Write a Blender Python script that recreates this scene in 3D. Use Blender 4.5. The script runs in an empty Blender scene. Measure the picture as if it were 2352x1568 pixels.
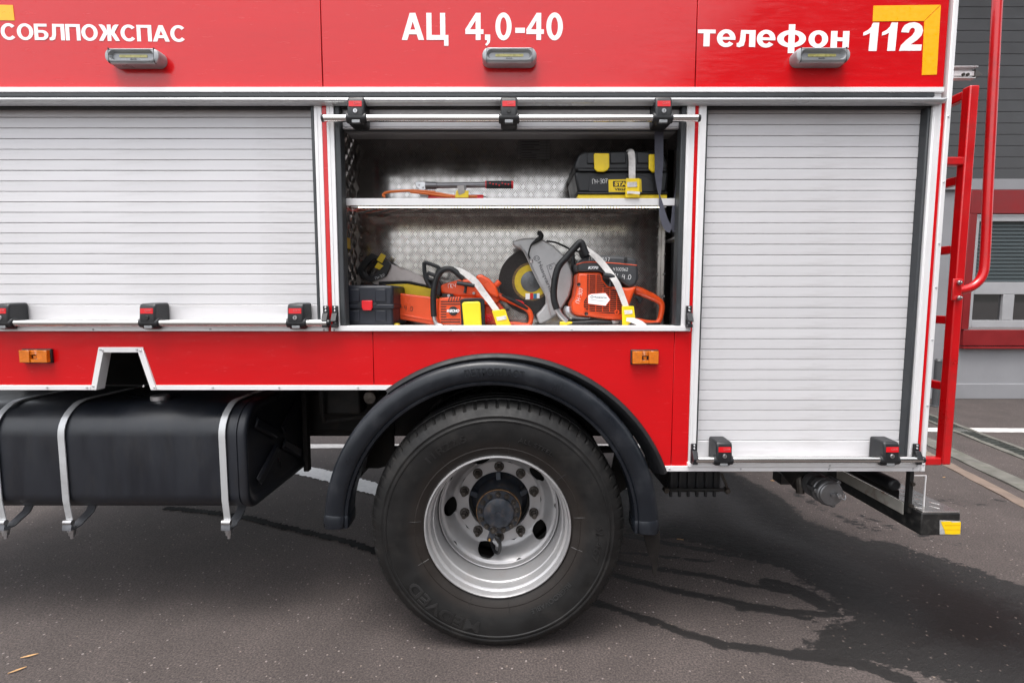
import bpy, math, random
from mathutils import Vector, Matrix
random.seed(7)
PI = math.pi
# ------------------------------------------------------------------ camera, sky, sun, exposure
SC = bpy.context.scene
COL = SC.collection
FPX, CU, CV = 1124.0, 1176.0, 784.0          # focal length and centre, in units of a 2352 px wide picture
DIST, CAMH, PITCH = 1.93, 1.435, math.radians(4.8)
cam_d = bpy.data.cameras.new('camera')
cam = bpy.data.objects.new('camera', cam_d)
COL.objects.link(cam)
cam.location = (0, -DIST, CAMH)
cam.rotation_euler = (PI/2 - PITCH, 0, 0)
cam_d.sensor_width = 36.0
cam_d.lens = 36.0*FPX/2352.0
cam_d.clip_start = 0.05
cam_d.clip_end = 1500
SC.camera = cam

SUN_EL, SUN_AZ = math.radians(72), math.radians(205)
world = bpy.data.worlds.new('World')
SC.world = world
world.use_nodes = True
wn, wl = world.node_tree.nodes, world.node_tree.links
wn.clear()
sky = wn.new('ShaderNodeTexSky')
sky.sky_type = 'NISHITA'
sky.sun_disc = False
sky.sun_elevation = SUN_EL
sky.sun_rotation = SUN_AZ
sky.air_density = 1.0
sky.dust_density = 4.0
hs = wn.new('ShaderNodeHueSaturation')
hs.inputs['Saturation'].default_value = 0.22
bg = wn.new('ShaderNodeBackground')
bg.inputs['Strength'].default_value = 0.15
wo = wn.new('ShaderNodeOutputWorld')
wl.new(sky.outputs[0], hs.inputs['Color'])
wl.new(hs.outputs[0], bg.inputs['Color'])
wl.new(bg.outputs[0], wo.inputs['Surface'])
sun_d = bpy.data.lights.new('sun', 'SUN')
sun_d.energy = 0.8
sun_d.angle = math.radians(25)
sun_d.color = (1.0, 0.97, 0.93)
sun = bpy.data.objects.new('sun', sun_d)
COL.objects.link(sun)
_sd = Vector((math.sin(SUN_AZ)*math.cos(SUN_EL), math.cos(SUN_AZ)*math.cos(SUN_EL), math.sin(SUN_EL)))
sun.rotation_euler = _sd.to_track_quat('Z', 'Y').to_euler()
sun.location = (-4, -8, 12)
SC.view_settings.view_transform = 'Standard'
SC.view_settings.look = 'None'
SC.view_settings.gamma = 1.0
SC.view_settings.exposure = 1.4
SC.view_settings.use_curve_mapping = False
SC.cycles.max_bounces = 8
SC.cycles.use_denoising = True

# ------------------------------------------------------------------ measuring helpers
SP, CP = math.sin(PITCH), math.cos(PITCH)
def at(u, v, Y=0.0):
    a, b = (u-CU)/FPX, (CV-v)/FPX
    t = (Y+DIST)/(CP+b*SP)
    return (a*t, CAMH + t*(b*CP-SP))
def X(u, v, Y=0.0): return at(u, v, Y)[0]
def Z(v, Y=0.0): return at(CU, v, Y)[1]
def XM(u1, v1, u2, v2, Y=0.0): return 0.5*(X(u1, v1, Y)+X(u2, v2, Y))
def ground(u, v):
    a, b = (u-CU)/FPX, (CV-v)/FPX
    t = -CAMH/(b*CP-SP)
    return (a*t, -DIST + t*(CP+b*SP))
def crop(x0, y0, k):
    """points measured in an enlarged detail of the photograph -> metres on the plane Y"""
    s = 2352.0/3240.0
    def f(pts, Y):
        return [at((x0+cx*k)*s, (y0+cy*k)*s, Y) for cx, cy in pts]
    return f

# ------------------------------------------------------------------ materials
MATS = {}
def _n(nt, t, **kw):
    n = nt.nodes.new(t)
    for k, v in kw.items(): setattr(n, k, v)
    return n
def mat(name, col, rough=0.5, metal=0.0, var=0.12, vscale=6.0, bump=0.0, bscale=200.0, rvar=0.1,
        coat=0.0, dirt=None, dirt_amt=0.0, dirt_scale=5.0, spec=0.5, emit=None, estr=0.0, stretch=None, coat_rough=0.05, rnd=0.0, coat_var=0.0):
    if name in MATS: return MATS[name]
    m = bpy.data.materials.new(name)
    m.use_nodes = True
    nt = m.node_tree
    b = nt.nodes['Principled BSDF']
    L = nt.links
    tc = _n(nt, 'ShaderNodeTexCoord')
    src = tc.outputs['Object']
    if stretch:
        mp = _n(nt, 'ShaderNodeMapping')
        mp.inputs['Scale'].default_value = stretch
        L.new(src, mp.inputs['Vector']); src = mp.outputs[0]
    nz = _n(nt, 'ShaderNodeTexNoise')
    nz.inputs['Scale'].default_value = vscale
    nz.inputs['Detail'].default_value = 6
    L.new(src, nz.inputs['Vector'])
    mr = _n(nt, 'ShaderNodeMapRange')
    mr.inputs['From Min'].default_value = 0.3; mr.inputs['From Max'].default_value = 0.7
    mr.inputs['To Min'].default_value = 1-var; mr.inputs['To Max'].default_value = 1+var
    L.new(nz.outputs['Fac'], mr.inputs['Value'])
    mx = _n(nt, 'ShaderNodeVectorMath', operation='SCALE')
    mx.inputs[0].default_value = col
    if rnd:                                    # pieces differ a little from one another
        oi = _n(nt, 'ShaderNodeObjectInfo'); ra = _n(nt, 'ShaderNodeMapRange')
        ra.inputs['To Min'].default_value = 1-rnd; ra.inputs['To Max'].default_value = 1+rnd
        L.new(oi.outputs['Random'], ra.inputs['Value'])
        rm = _n(nt, 'ShaderNodeMath', operation='MULTIPLY'); L.new(ra.outputs[0], rm.inputs[0]); L.new(mr.outputs[0], rm.inputs[1])
        L.new(rm.outputs[0], mx.inputs['Scale'])
    else: L.new(mr.outputs[0], mx.inputs['Scale'])
    cout = mx.outputs[0]
    if dirt:
        dn = _n(nt, 'ShaderNodeTexNoise')
        dn.inputs['Scale'].default_value = dirt_scale; dn.inputs['Detail'].default_value = 9; dn.inputs['Roughness'].default_value = 0.68
        L.new(src, dn.inputs['Vector'])
        dr = _n(nt, 'ShaderNodeMapRange')
        dr.inputs['From Min'].default_value = 0.5; dr.inputs['From Max'].default_value = 0.75
        dr.inputs['To Max'].default_value = dirt_amt
        L.new(dn.outputs['Fac'], dr.inputs['Value'])
        mm = _n(nt, 'ShaderNodeMix', data_type='RGBA')
        L.new(dr.outputs[0], mm.inputs['Factor'])
        L.new(cout, mm.inputs['A']); mm.inputs['B'].default_value = (*dirt, 1)
        cout = mm.outputs['Result']
    L.new(cout, b.inputs['Base Color'])
    rr = _n(nt, 'ShaderNodeMapRange')
    rr.inputs['From Min'].default_value = 0.3; rr.inputs['From Max'].default_value = 0.7
    rr.inputs['To Min'].default_value = max(0.02, rough-rvar); rr.inputs['To Max'].default_value = min(1, rough+rvar)
    L.new(nz.outputs['Fac'], rr.inputs['Value'])
    L.new(rr.outputs[0], b.inputs['Roughness'])
    b.inputs['Metallic'].default_value = metal
    b.inputs['Specular IOR Level'].default_value = spec
    if coat:
        b.inputs['Coat Weight'].default_value = coat
        b.inputs['Coat Roughness'].default_value = coat_rough
        if coat_var:                           # rain spots and wipe marks dull the gloss here and there
            mp2 = _n(nt, 'ShaderNodeMapping'); mp2.inputs['Scale'].default_value = (0.35, 1, 2.6); L.new(tc.outputs['Object'], mp2.inputs['Vector'])
            cn = _n(nt, 'ShaderNodeTexNoise'); cn.inputs['Scale'].default_value = 26; cn.inputs['Detail'].default_value = 8; cn.inputs['Roughness'].default_value = 0.7
            L.new(mp2.outputs[0], cn.inputs['Vector'])
            cr = _n(nt, 'ShaderNodeMapRange'); cr.inputs['From Min'].default_value = 0.42; cr.inputs['From Max'].default_value = 0.68
            cr.inputs['To Min'].default_value = coat_rough; cr.inputs['To Max'].default_value = coat_rough+coat_var
            L.new(cn.outputs['Fac'], cr.inputs['Value']); L.new(cr.outputs[0], b.inputs['Coat Roughness'])
            sn = _n(nt, 'ShaderNodeTexNoise'); sn.inputs['Scale'].default_value = 150; sn.inputs['Detail'].default_value = 2; L.new(mp2.outputs[0], sn.inputs['Vector'])
            sr = _n(nt, 'ShaderNodeMapRange'); sr.inputs['From Min'].default_value = 0.60; sr.inputs['From Max'].default_value = 0.72; sr.inputs['To Min'].default_value = coat; sr.inputs['To Max'].default_value = coat*0.35
            L.new(sn.outputs['Fac'], sr.inputs['Value']); L.new(sr.outputs[0], b.inputs['Coat Weight'])
    if bump:
        bn = _n(nt, 'ShaderNodeTexNoise')
        bn.inputs['Scale'].default_value = bscale; bn.inputs['Detail'].default_value = 3
        L.new(src, bn.inputs['Vector'])
        bp = _n(nt, 'ShaderNodeBump')
        bp.inputs['Strength'].default_value = bump; bp.inputs['Distance'].default_value = 0.002
        L.new(bn.outputs['Fac'], bp.inputs['Height'])
        L.new(bp.outputs[0], b.inputs['Normal'])
    if emit:
        b.inputs['Emission Color'].default_value = (*emit, 1); b.inputs['Emission Strength'].default_value = estr
    MATS[name] = m
    return m

RED = mat('red_paint', (0.55, 0.0012, 0.0045), 0.5, var=0.04, vscale=3, coat=1.0, rvar=0.06, bump=0.04, bscale=5, spec=0.05, coat_var=0.22,
          dirt=(0.34, 0.004, 0.006), dirt_amt=0.16, dirt_scale=22, stretch=(0.5, 1, 3.2), coat_rough=0.10)
REDT = mat('red_tube_paint', (0.52, 0.003, 0.006), 0.35, var=0.08, vscale=8, coat=0.5, bump=0.05, bscale=80,
           dirt=(0.12, 0.02, 0.015), dirt_amt=0.4, dirt_scale=12)
SLAT = mat('shutter_aluminium', (0.62, 0.612, 0.627), 0.42, 0.10, var=0.035, vscale=4, rvar=0.05, dirt=(0.40, 0.385, 0.38), dirt_amt=0.42,
           dirt_scale=7, stretch=(0.5, 1, 5), bump=0.04, bscale=300, rnd=0.035)
WHITE = mat('white_aluminium', (0.76, 0.75, 0.755), 0.38, 0.1, var=0.03, vscale=7, dirt=(0.50, 0.47, 0.45), dirt_amt=0.22, dirt_scale=14)
GALV = mat('grey_profile', (0.50, 0.51, 0.52), 0.34, 0.35, var=0.06, dirt=(0.25, 0.25, 0.25), dirt_amt=0.4, dirt_scale=14, stretch=(0.4, 1, 1))
RUBBER = mat('black_rubber', (0.009, 0.0095, 0.011), 0.5, spec=0.35, var=0.2, vscale=20, dirt=(0.035, 0.033, 0.031), dirt_amt=0.3, dirt_scale=12, bump=0.1)
PLAST = mat('black_plastic', (0.011, 0.012, 0.014), 0.42, var=0.15, vscale=15, bump=0.25, bscale=700, dirt=(0.032, 0.03, 0.028), dirt_amt=0.3)
FEND = mat('fender_plastic', (0.0085, 0.0105, 0.0145), 0.34, spec=0.4, var=0.2, vscale=8, bump=0.08, bscale=400, dirt=(0.045, 0.046, 0.05), dirt_amt=0.4, dirt_scale=8, rvar=0.1)
TANKM = mat('tank_paint', (0.0105, 0.0125, 0.0175), 0.38, var=0.2, vscale=5, bump=0.06, bscale=250, dirt=(0.024, 0.023, 0.023), dirt_amt=0.6, dirt_scale=6, stretch=(2.2, 1, 0.7), rvar=0.12)
DARK = mat('underbody_black', (0.007, 0.0065, 0.006), 0.75, var=0.4, vscale=9, dirt=(0.035, 0.025, 0.018), dirt_amt=0.6, dirt_scale=7)
CHROME = mat('chrome_tube', (0.80, 0.79, 0.77), 0.16, 1.0, var=0.05, rvar=0.05)
STEEL = mat('zinc_steel', (0.50, 0.50, 0.51), 0.34, 0.9, var=0.15, vscale=18, dirt=(0.18, 0.13, 0.10), dirt_amt=0.5, dirt_scale=14)
TREADP = mat('tread_plate_aluminium', (0.50, 0.48, 0.465), 0.16, 0.88, var=0.08, vscale=9, rvar=0.05, dirt=(0.40, 0.37, 0.35), dirt_amt=0.4, dirt_scale=14)
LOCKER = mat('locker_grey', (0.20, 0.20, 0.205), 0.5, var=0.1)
SEAL = mat('seal_rubber', (0.032, 0.036, 0.040), 0.5, var=0.15, vscale=12, dirt=(0.08, 0.08, 0.08), dirt_amt=0.3)
RIM = mat('silver_wheel_paint', (0.42, 0.415, 0.42), 0.40, 0.55, var=0.04, vscale=10, dirt=(0.34, 0.28, 0.25), dirt_amt=0.35, dirt_scale=11, bump=0.03, bscale=500)
HUBM = mat('hub_black', (0.030, 0.036, 0.047), 0.45, 0.2, var=0.4, vscale=25, dirt=(0.14, 0.10, 0.075), dirt_amt=0.6, dirt_scale=22)
NUT = mat('dirty_nut', (0.075, 0.066, 0.058), 0.42, 0.7, var=0.35, vscale=40, dirt=(0.03, 0.022, 0.018), dirt_amt=0.7, dirt_scale=30)
ORANGE = mat('orange_plastic', (0.72, 0.075, 0.012), 0.33, var=0.08, vscale=14, dirt=(0.28, 0.05, 0.02), dirt_amt=0.35, dirt_scale=16)
YELLOW = mat('yellow_plastic', (0.80, 0.57, 0.01), 0.38, var=0.08, vscale=20, dirt=(0.30, 0.2, 0.03), dirt_amt=0.35, dirt_scale=18)
REFL = mat('yellow_reflective', (0.90, 0.43, 0.002), 0.35, var=0.05, vscale=60)
AMBER = mat('amber_lens', (0.62, 0.16, 0.006), 0.18, var=0.2, vscale=40, coat=0.8)
WPAINT = mat('white_vinyl', (0.85, 0.85, 0.86), 0.35, var=0.02)
WEB = mat('white_webbing', (0.62, 0.60, 0.585), 0.8, var=0.08, vscale=30, bump=0.5, bscale=400, dirt=(0.16, 0.14, 0.13), dirt_amt=0.6, dirt_scale=24)
GWEB = mat('grey_webbing', (0.070, 0.072, 0.095), 0.8, var=0.15, vscale=60, bump=0.6, bscale=500)
CHALK = mat('marker_white', (0.78, 0.78, 0.78), 0.6, var=0.03)
INK = mat('marker_black', (0.012, 0.012, 0.012), 0.5, var=0.05)
REDPL = mat('red_plastic', (0.60, 0.006, 0.012), 0.35, var=0.1)
NAVY = mat('navy_plastic', (0.007, 0.0095, 0.017), 0.45, var=0.2, vscale=14, bump=0.2, bscale=500, dirt=(0.028, 0.028, 0.033), dirt_amt=0.5)
MAGN = mat('magnesium_guard', (0.42, 0.42, 0.425), 0.38, 0.35, var=0.07, vscale=20, dirt=(0.24, 0.235, 0.23), dirt_amt=0.5, dirt_scale=16, bump=0.1, bscale=600)
DISC = mat('abrasive_disc', (0.030, 0.028, 0.027), 0.85, var=0.4, vscale=120, bump=0.8, bscale=500)
LED = mat('led_strip', (0.9, 0.85, 0.6), 0.4, emit=(1.0, 0.93, 0.72), estr=4.0)
LAMPG = mat('lamp_grey', (0.30, 0.31, 0.32), 0.35, 0.3, var=0.08, vscale=20, dirt=(0.12, 0.12, 0.12), dirt_amt=0.4)
LEDY = mat('led_phosphor', (0.50, 0.46, 0.16), 0.3, var=0.2, vscale=60)
def glass_mat():
    m = bpy.data.materials.new('clear_plastic'); m.use_nodes = True
    b = m.node_tree.nodes['Principled BSDF']
    b.inputs['Base Color'].default_value = (0.95, 0.97, 0.97, 1); b.inputs['Roughness'].default_value = 0.05
    b.inputs['Transmission Weight'].default_value = 1.0; b.inputs['IOR'].default_value = 1.1
    return m
CLEAR = glass_mat()

# ------------------------------------------------------------------ mesh helpers
class MB:
    def __init__(s): s.v = []; s.f = []
    def add(s, vs, fs):
        o = len(s.v); s.v += [tuple(p) for p in vs]; s.f += [tuple(i+o for i in f) for f in fs]; return s
    def box(s, x0, x1, y0, y1, z0, z1):
        return s.add([(x0,y0,z0),(x1,y0,z0),(x1,y1,z0),(x0,y1,z0),(x0,y0,z1),(x1,y0,z1),(x1,y1,z1),(x0,y1,z1)],
                     [(0,3,2,1),(4,5,6,7),(0,1,5,4),(1,2,6,5),(2,3,7,6),(3,0,4,7)])
    def prism(s, poly, y0, y1, face=True):
        n = len(poly)
        ar = sum(poly[i][0]*poly[(i+1)%n][1]-poly[(i+1)%n][0]*poly[i][1] for i in range(n))
        if ar < 0: poly = poly[::-1]
        vs = [(x,y0,z) for x,z in poly]+[(x,y1,z) for x,z in poly]
        fs = [tuple(range(n)), tuple(range(2*n-1, n-1, -1))]
        fs += [(i, i+n, (i+1)%n+n, (i+1)%n) for i in range(n)]
        return s.add(vs, fs)
    def loft(s, loops, cap0=True, cap1=True, closed=True):
        n = len(loops[0]); vs = [p for l in loops for p in l]; fs = []
        for k in range(len(loops)-1):
            for i in range(n if closed else n-1):
                j = (i+1) % n
                fs.append((k*n+i, k*n+j, (k+1)*n+j, (k+1)*n+i))
        if cap0: fs.append(tuple(range(n-1, -1, -1)))
        if cap1: fs.append(tuple(range((len(loops)-1)*n, len(loops)*n)))
        return s.add(vs, fs)
    def lathe(s, prof, cx, cz, seg=64, a0=0.0, a1=2*PI, mod=None):
        full = abs(a1-a0-2*PI) < 1e-6
        m = seg if full else seg+1
        loops = []
        for i in range(m):
            a = a0+(a1-a0)*i/seg
            pr = mod(i, prof) if mod else prof
            loops.append([(cx+r*math.cos(a), y, cz+r*math.sin(a)) for r, y in pr])
        n = len(prof); vs = [p for l in loops for p in l]; fs = []
        for i in range(seg):
            j = (i+1) % m
            for k in range(n-1):
                fs.append((i*n+k, i*n+k+1, j*n+k+1, j*n+k))
        return s.add(vs, fs)
    def tube(s, pts, r, n=10, cap=True, smooth=True):
        pts = [Vector(p) for p in pts]
        if smooth and len(pts) > 2: pts = catmull(pts, 5)
        rs = r if isinstance(r, (list, tuple)) else None
        loops = []; up = Vector((0, 1, 0.001))
        prev = None
        for i, p in enumerate(pts):
            t = (pts[min(i+1, len(pts)-1)]-pts[max(i-1, 0)])
            if t.length < 1e-9: t = Vector((1, 0, 0))
            t.normalize()
            if prev is None:
                a = up if abs(t.dot(up)) < 0.9 else Vector((0, 0, 1))
                nrm = (a-t*a.dot(t)).normalized()
            else:
                nrm = (prev-t*prev.dot(t)).normalized()
            prev = nrm
            bn = t.cross(nrm)
            if rs:
                q = i/(len(pts)-1)*(len(rs)-1); k = min(int(q), len(rs)-2); rr = rs[k]+(rs[k+1]-rs[k])*(q-k)
            else: rr = r
            loops.append([p+(nrm*math.cos(2*PI*j/n)+bn*math.sin(2*PI*j/n))*rr for j in range(n)])
        return s.loft(loops, cap, cap)
    def cyl(s, p0, p1, r0, r1=None, n=16):
        return s.tube([p0, Vector(p0)+(Vector(p1)-Vector(p0))*1.0], [r0, r1 if r1 is not None else r0], n, True, False)
    def ribbon(s, pts, w, t=0.002, smooth=True):
        pts = [Vector(p) for p in pts]
        if smooth and len(pts) > 2: pts = catmull(pts, 5)
        loops = []
        ws = w if isinstance(w, (list, tuple)) else None
        for i, p in enumerate(pts):
            d = pts[min(i+1, len(pts)-1)]-pts[max(i-1, 0)]
            nn = Vector((-d.z, 0, d.x))
            nn = nn.normalized() if nn.length > 1e-9 else Vector((1, 0, 0))
            if ws:
                q = i/(len(pts)-1)*(len(ws)-1); k = min(int(q), len(ws)-2); ww = ws[k]+(ws[k+1]-ws[k])*(q-k)
            else: ww = w
            h = nn*ww*0.5
            loops.append([p-h+Vector((0,-t/2,0)), p+h+Vector((0,-t/2,0)), p+h+Vector((0,t/2,0)), p-h+Vector((0,t/2,0))])
        return s.loft(loops)
    def build(s, name, m, parent=None, bevel=0.0, smooth=True, angle=35, seg=2, loc=None, label=None):
        me = bpy.data.meshes.new(name)
        me.from_pydata(s.v, [], s.f)
        import bmesh
        bm = bmesh.new(); bm.from_mesh(me)
        bmesh.ops.recalc_face_normals(bm, faces=bm.faces)
        bm.to_mesh(me); bm.free()
        me.materials.append(m)
        if smooth:
            me.shade_smooth(); me.set_sharp_from_angle(angle=math.radians(angle))
        o = bpy.data.objects.new(name, me)
        COL.objects.link(o)
        if loc: o.location = loc
        if parent: setp(o, parent)
        if bevel:
            b = o.modifiers.new('bevel', 'BEVEL'); b.width = bevel; b.segments = seg; b.limit_method = 'ANGLE'
            b.angle_limit = math.radians(40); b.harden_normals = False
        if label: o['label'] = label
        return o
def catmull(p, k):
    out = []
    for i in range(len(p)-1):
        a, b, c, d = p[max(i-1, 0)], p[i], p[i+1], p[min(i+2, len(p)-1)]
        for j in range(k):
            t = j/k
            out.append(0.5*((2*b)+(c-a)*t+(2*a-5*b+4*c-d)*t*t+(3*b-a-3*c+d)*t*t*t))
    out.append(p[-1]); return out
def wloc(o):
    l = Vector(o.location)
    return l + (wloc(o.parent) if o.parent else Vector())
def setp(o, parent):
    o.parent = parent
    o.matrix_parent_inverse = Matrix.Translation(-wloc0(parent))
def wloc0(o):
    """world position (nothing in this scene rotates or scales a parent)"""
    l = Vector(o.location)
    if o.parent: l = wloc0(o.parent) + o.matrix_parent_inverse.translation + l
    return l
def thing(name, label, cat, loc=(0,0,0), group=None):
    o = bpy.data.objects.new(name, None); COL.objects.link(o)
    o.location = loc; o.empty_display_size = 0.1
    o['label'] = label; o['category'] = cat
    if group: o['group'] = group
    return o
def tag(o, label, cat, group=None):
    o['label'] = label; o['category'] = cat
    if group: o['group'] = group
    return o
def struct(o): o['kind'] = 'structure'; return o
def inst(src, name, loc, parent):
    o = bpy.data.objects.new(name, src.data); COL.objects.link(o)
    for md in src.modifiers:
        n = o.modifiers.new(md.name, md.type)
        if md.type == 'BEVEL':
            n.width = md.width; n.segments = md.segments; n.limit_method = md.limit_method; n.angle_limit = md.angle_limit
    o.location = loc
    if parent: setp(o, parent)
    return o
def rrect(cx, cz, w, h, r, n=6):
    pts = []
    for qx, qz, a in ((1,1,0),(-1,1,90),(-1,-1,180),(1,-1,270)):
        for i in range(n+1):
            t = math.radians(a+90*i/n)
            pts.append((cx+qx*(w/2-r)+r*math.cos(t), cz+qz*(h/2-r)+r*math.sin(t)))
    return pts
def ring(pts, y): return [(x, y, z) for x, z in pts]

# flat lettering: built from the default font, fitted to a rectangle on a plane facing the viewer's side (-Y)
def text_mesh(s, offset=0.0, shear=0.0, extrude=0.02, spacing=1.0):
    c = bpy.data.curves.new('lettering', 'FONT')
    c.body = s; c.size = 1.0; c.offset = offset; c.shear = shear; c.extrude = extrude; c.resolution_u = 4; c.space_character = spacing
    o = bpy.data.objects.new('lettering', c); COL.objects.link(o)
    dg = bpy.context.evaluated_depsgraph_get()
    me = bpy.data.meshes.new_from_object(o.evaluated_get(dg))
    bpy.data.objects.remove(o); bpy.data.curves.remove(c)
    return me
def lettering(s, x0, x1, z0, z1, y, m, parent, offset=0.0, depth=0.0012, shear=0.0, rot=0.0, name='lettering', fn=None, spacing=1.0, skew=0.0, bold=None):
    me = text_mesh(s, offset, shear, spacing=spacing)
    if bold:                                   # heavier weight: shifted copies, each a hair above the last
        base = [v.co.copy() for v in me.vertices]; polys = [tuple(p.vertices) for p in me.polygons]; bpy.data.meshes.remove(me)
        V_, F_ = [], []; nb_ = len(base)
        for i_, (dx_, dz_) in enumerate(bold):
            V_ += [(c.x+dx_, c.y+dz_, c.z*(1+.12*i_) if c.z > 0 else c.z) for c in base]; F_ += [tuple(q+i_*nb_ for q in p) for p in polys]
        me = bpy.data.meshes.new(name); me.from_pydata(V_, [], F_)
    vs = [v.co.copy() for v in me.vertices]
    zmax = max(v.z for v in vs) or 1.0
    ax, bx = min(v.x for v in vs), max(v.x for v in vs); ay, by = min(v.y for v in vs), max(v.y for v in vs)
    cx, cz = (x0+x1)/2, (z0+z1)/2; ca, sa = math.cos(rot), math.sin(rot)
    for i, v in enumerate(vs):
        px = (v.x-ax)/(bx-ax)*(x1-x0)+x0-cx; pz = (v.y-ay)/(by-ay)*(z1-z0)+z0-cz
        pz += skew*px
        q = (cx+px*ca-pz*sa, y-(depth*v.z/zmax if v.z > 0 else 0.0), cz+px*sa+pz*ca)
        if fn: q = fn(*q)
        me.vertices[i].co = q
    me.materials.clear(); me.materials.append(m)
    o = bpy.data.objects.new(name, me); COL.objects.link(o); me.name = name
    if parent: setp(o, parent)
    return o
# hand lettering drawn with strokes
GL = {'П': [[(0,0),(0.02,1),(0.55,1),(0.6,0)]], 'Ч': [[(0,1),(0.05,0.55),(0.3,0.45),(0.55,0.55)],[(0.55,1),(0.52,0)]],
      '-': [[(0.05,0.5),(0.5,0.5)]], '3': [[(0,0.95),(0.4,1),(0.5,0.75),(0.15,0.55),(0.5,0.35),(0.4,0.02),(0,0.08)]],
      '0': [[(0.28,1),(0.02,0.7),(0.05,0.2),(0.3,0),(0.52,0.3),(0.5,0.75),(0.28,1)]], '7': [[(0,0.98),(0.55,1),(0.3,0.5),(0.22,0)],[(0.12,0.5),(0.48,0.52)]],
      'Ц': [[(0,1),(0.02,0.12),(0.5,0.1),(0.5,1)],[(0.5,0.1),(0.62,0.08),(0.62,-0.15)]], '4': [[(0.1,1),(0,0.45),(0.5,0.45)],[(0.42,0.9),(0.4,0)]],
      '.': [[(0.2,0.0),(0.28,0.06)]], '1': [[(0.1,0.7),(0.35,1),(0.33,0)]], '6': [[(0.5,0.95),(0.1,0.6),(0.05,0.15),(0.35,0),(0.5,0.25),(0.3,0.48),(0.06,0.3)]],
      '2': [[(0.02,0.8),(0.25,1),(0.5,0.8),(0.3,0.4),(0,0.03),(0.55,0.02)]], 'С': [[(0.5,0.9),(0.2,1),(0.02,0.5),(0.2,0.02),(0.5,0.1)]],
      'А': [[(0,0),(0.28,1),(0.55,0)],[(0.12,0.4),(0.45,0.4)]], ' ': []}
def handwriting(s, x0, z0, h, y, m, parent, rot=0.0, r=None, gap=0.75, name='handwriting'):
    b = MB(); r = r or h*0.055; ca, sa = math.cos(rot), math.sin(rot); px = 0
    for ch in s:
        for st in GL.get(ch, []):
            pts = []
            for gx, gz in st:
                lx = (px+gx+random.uniform(-.03,.03))*h; lz = (gz+random.uniform(-.03,.03))*h
                pts.append((x0+lx*ca-lz*sa, y, z0+lx*sa+lz*ca))
            b.tube(pts, r, 5)
        px += gap if ch not in '.' else 0.45
    return b.build(name, m, parent)

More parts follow.
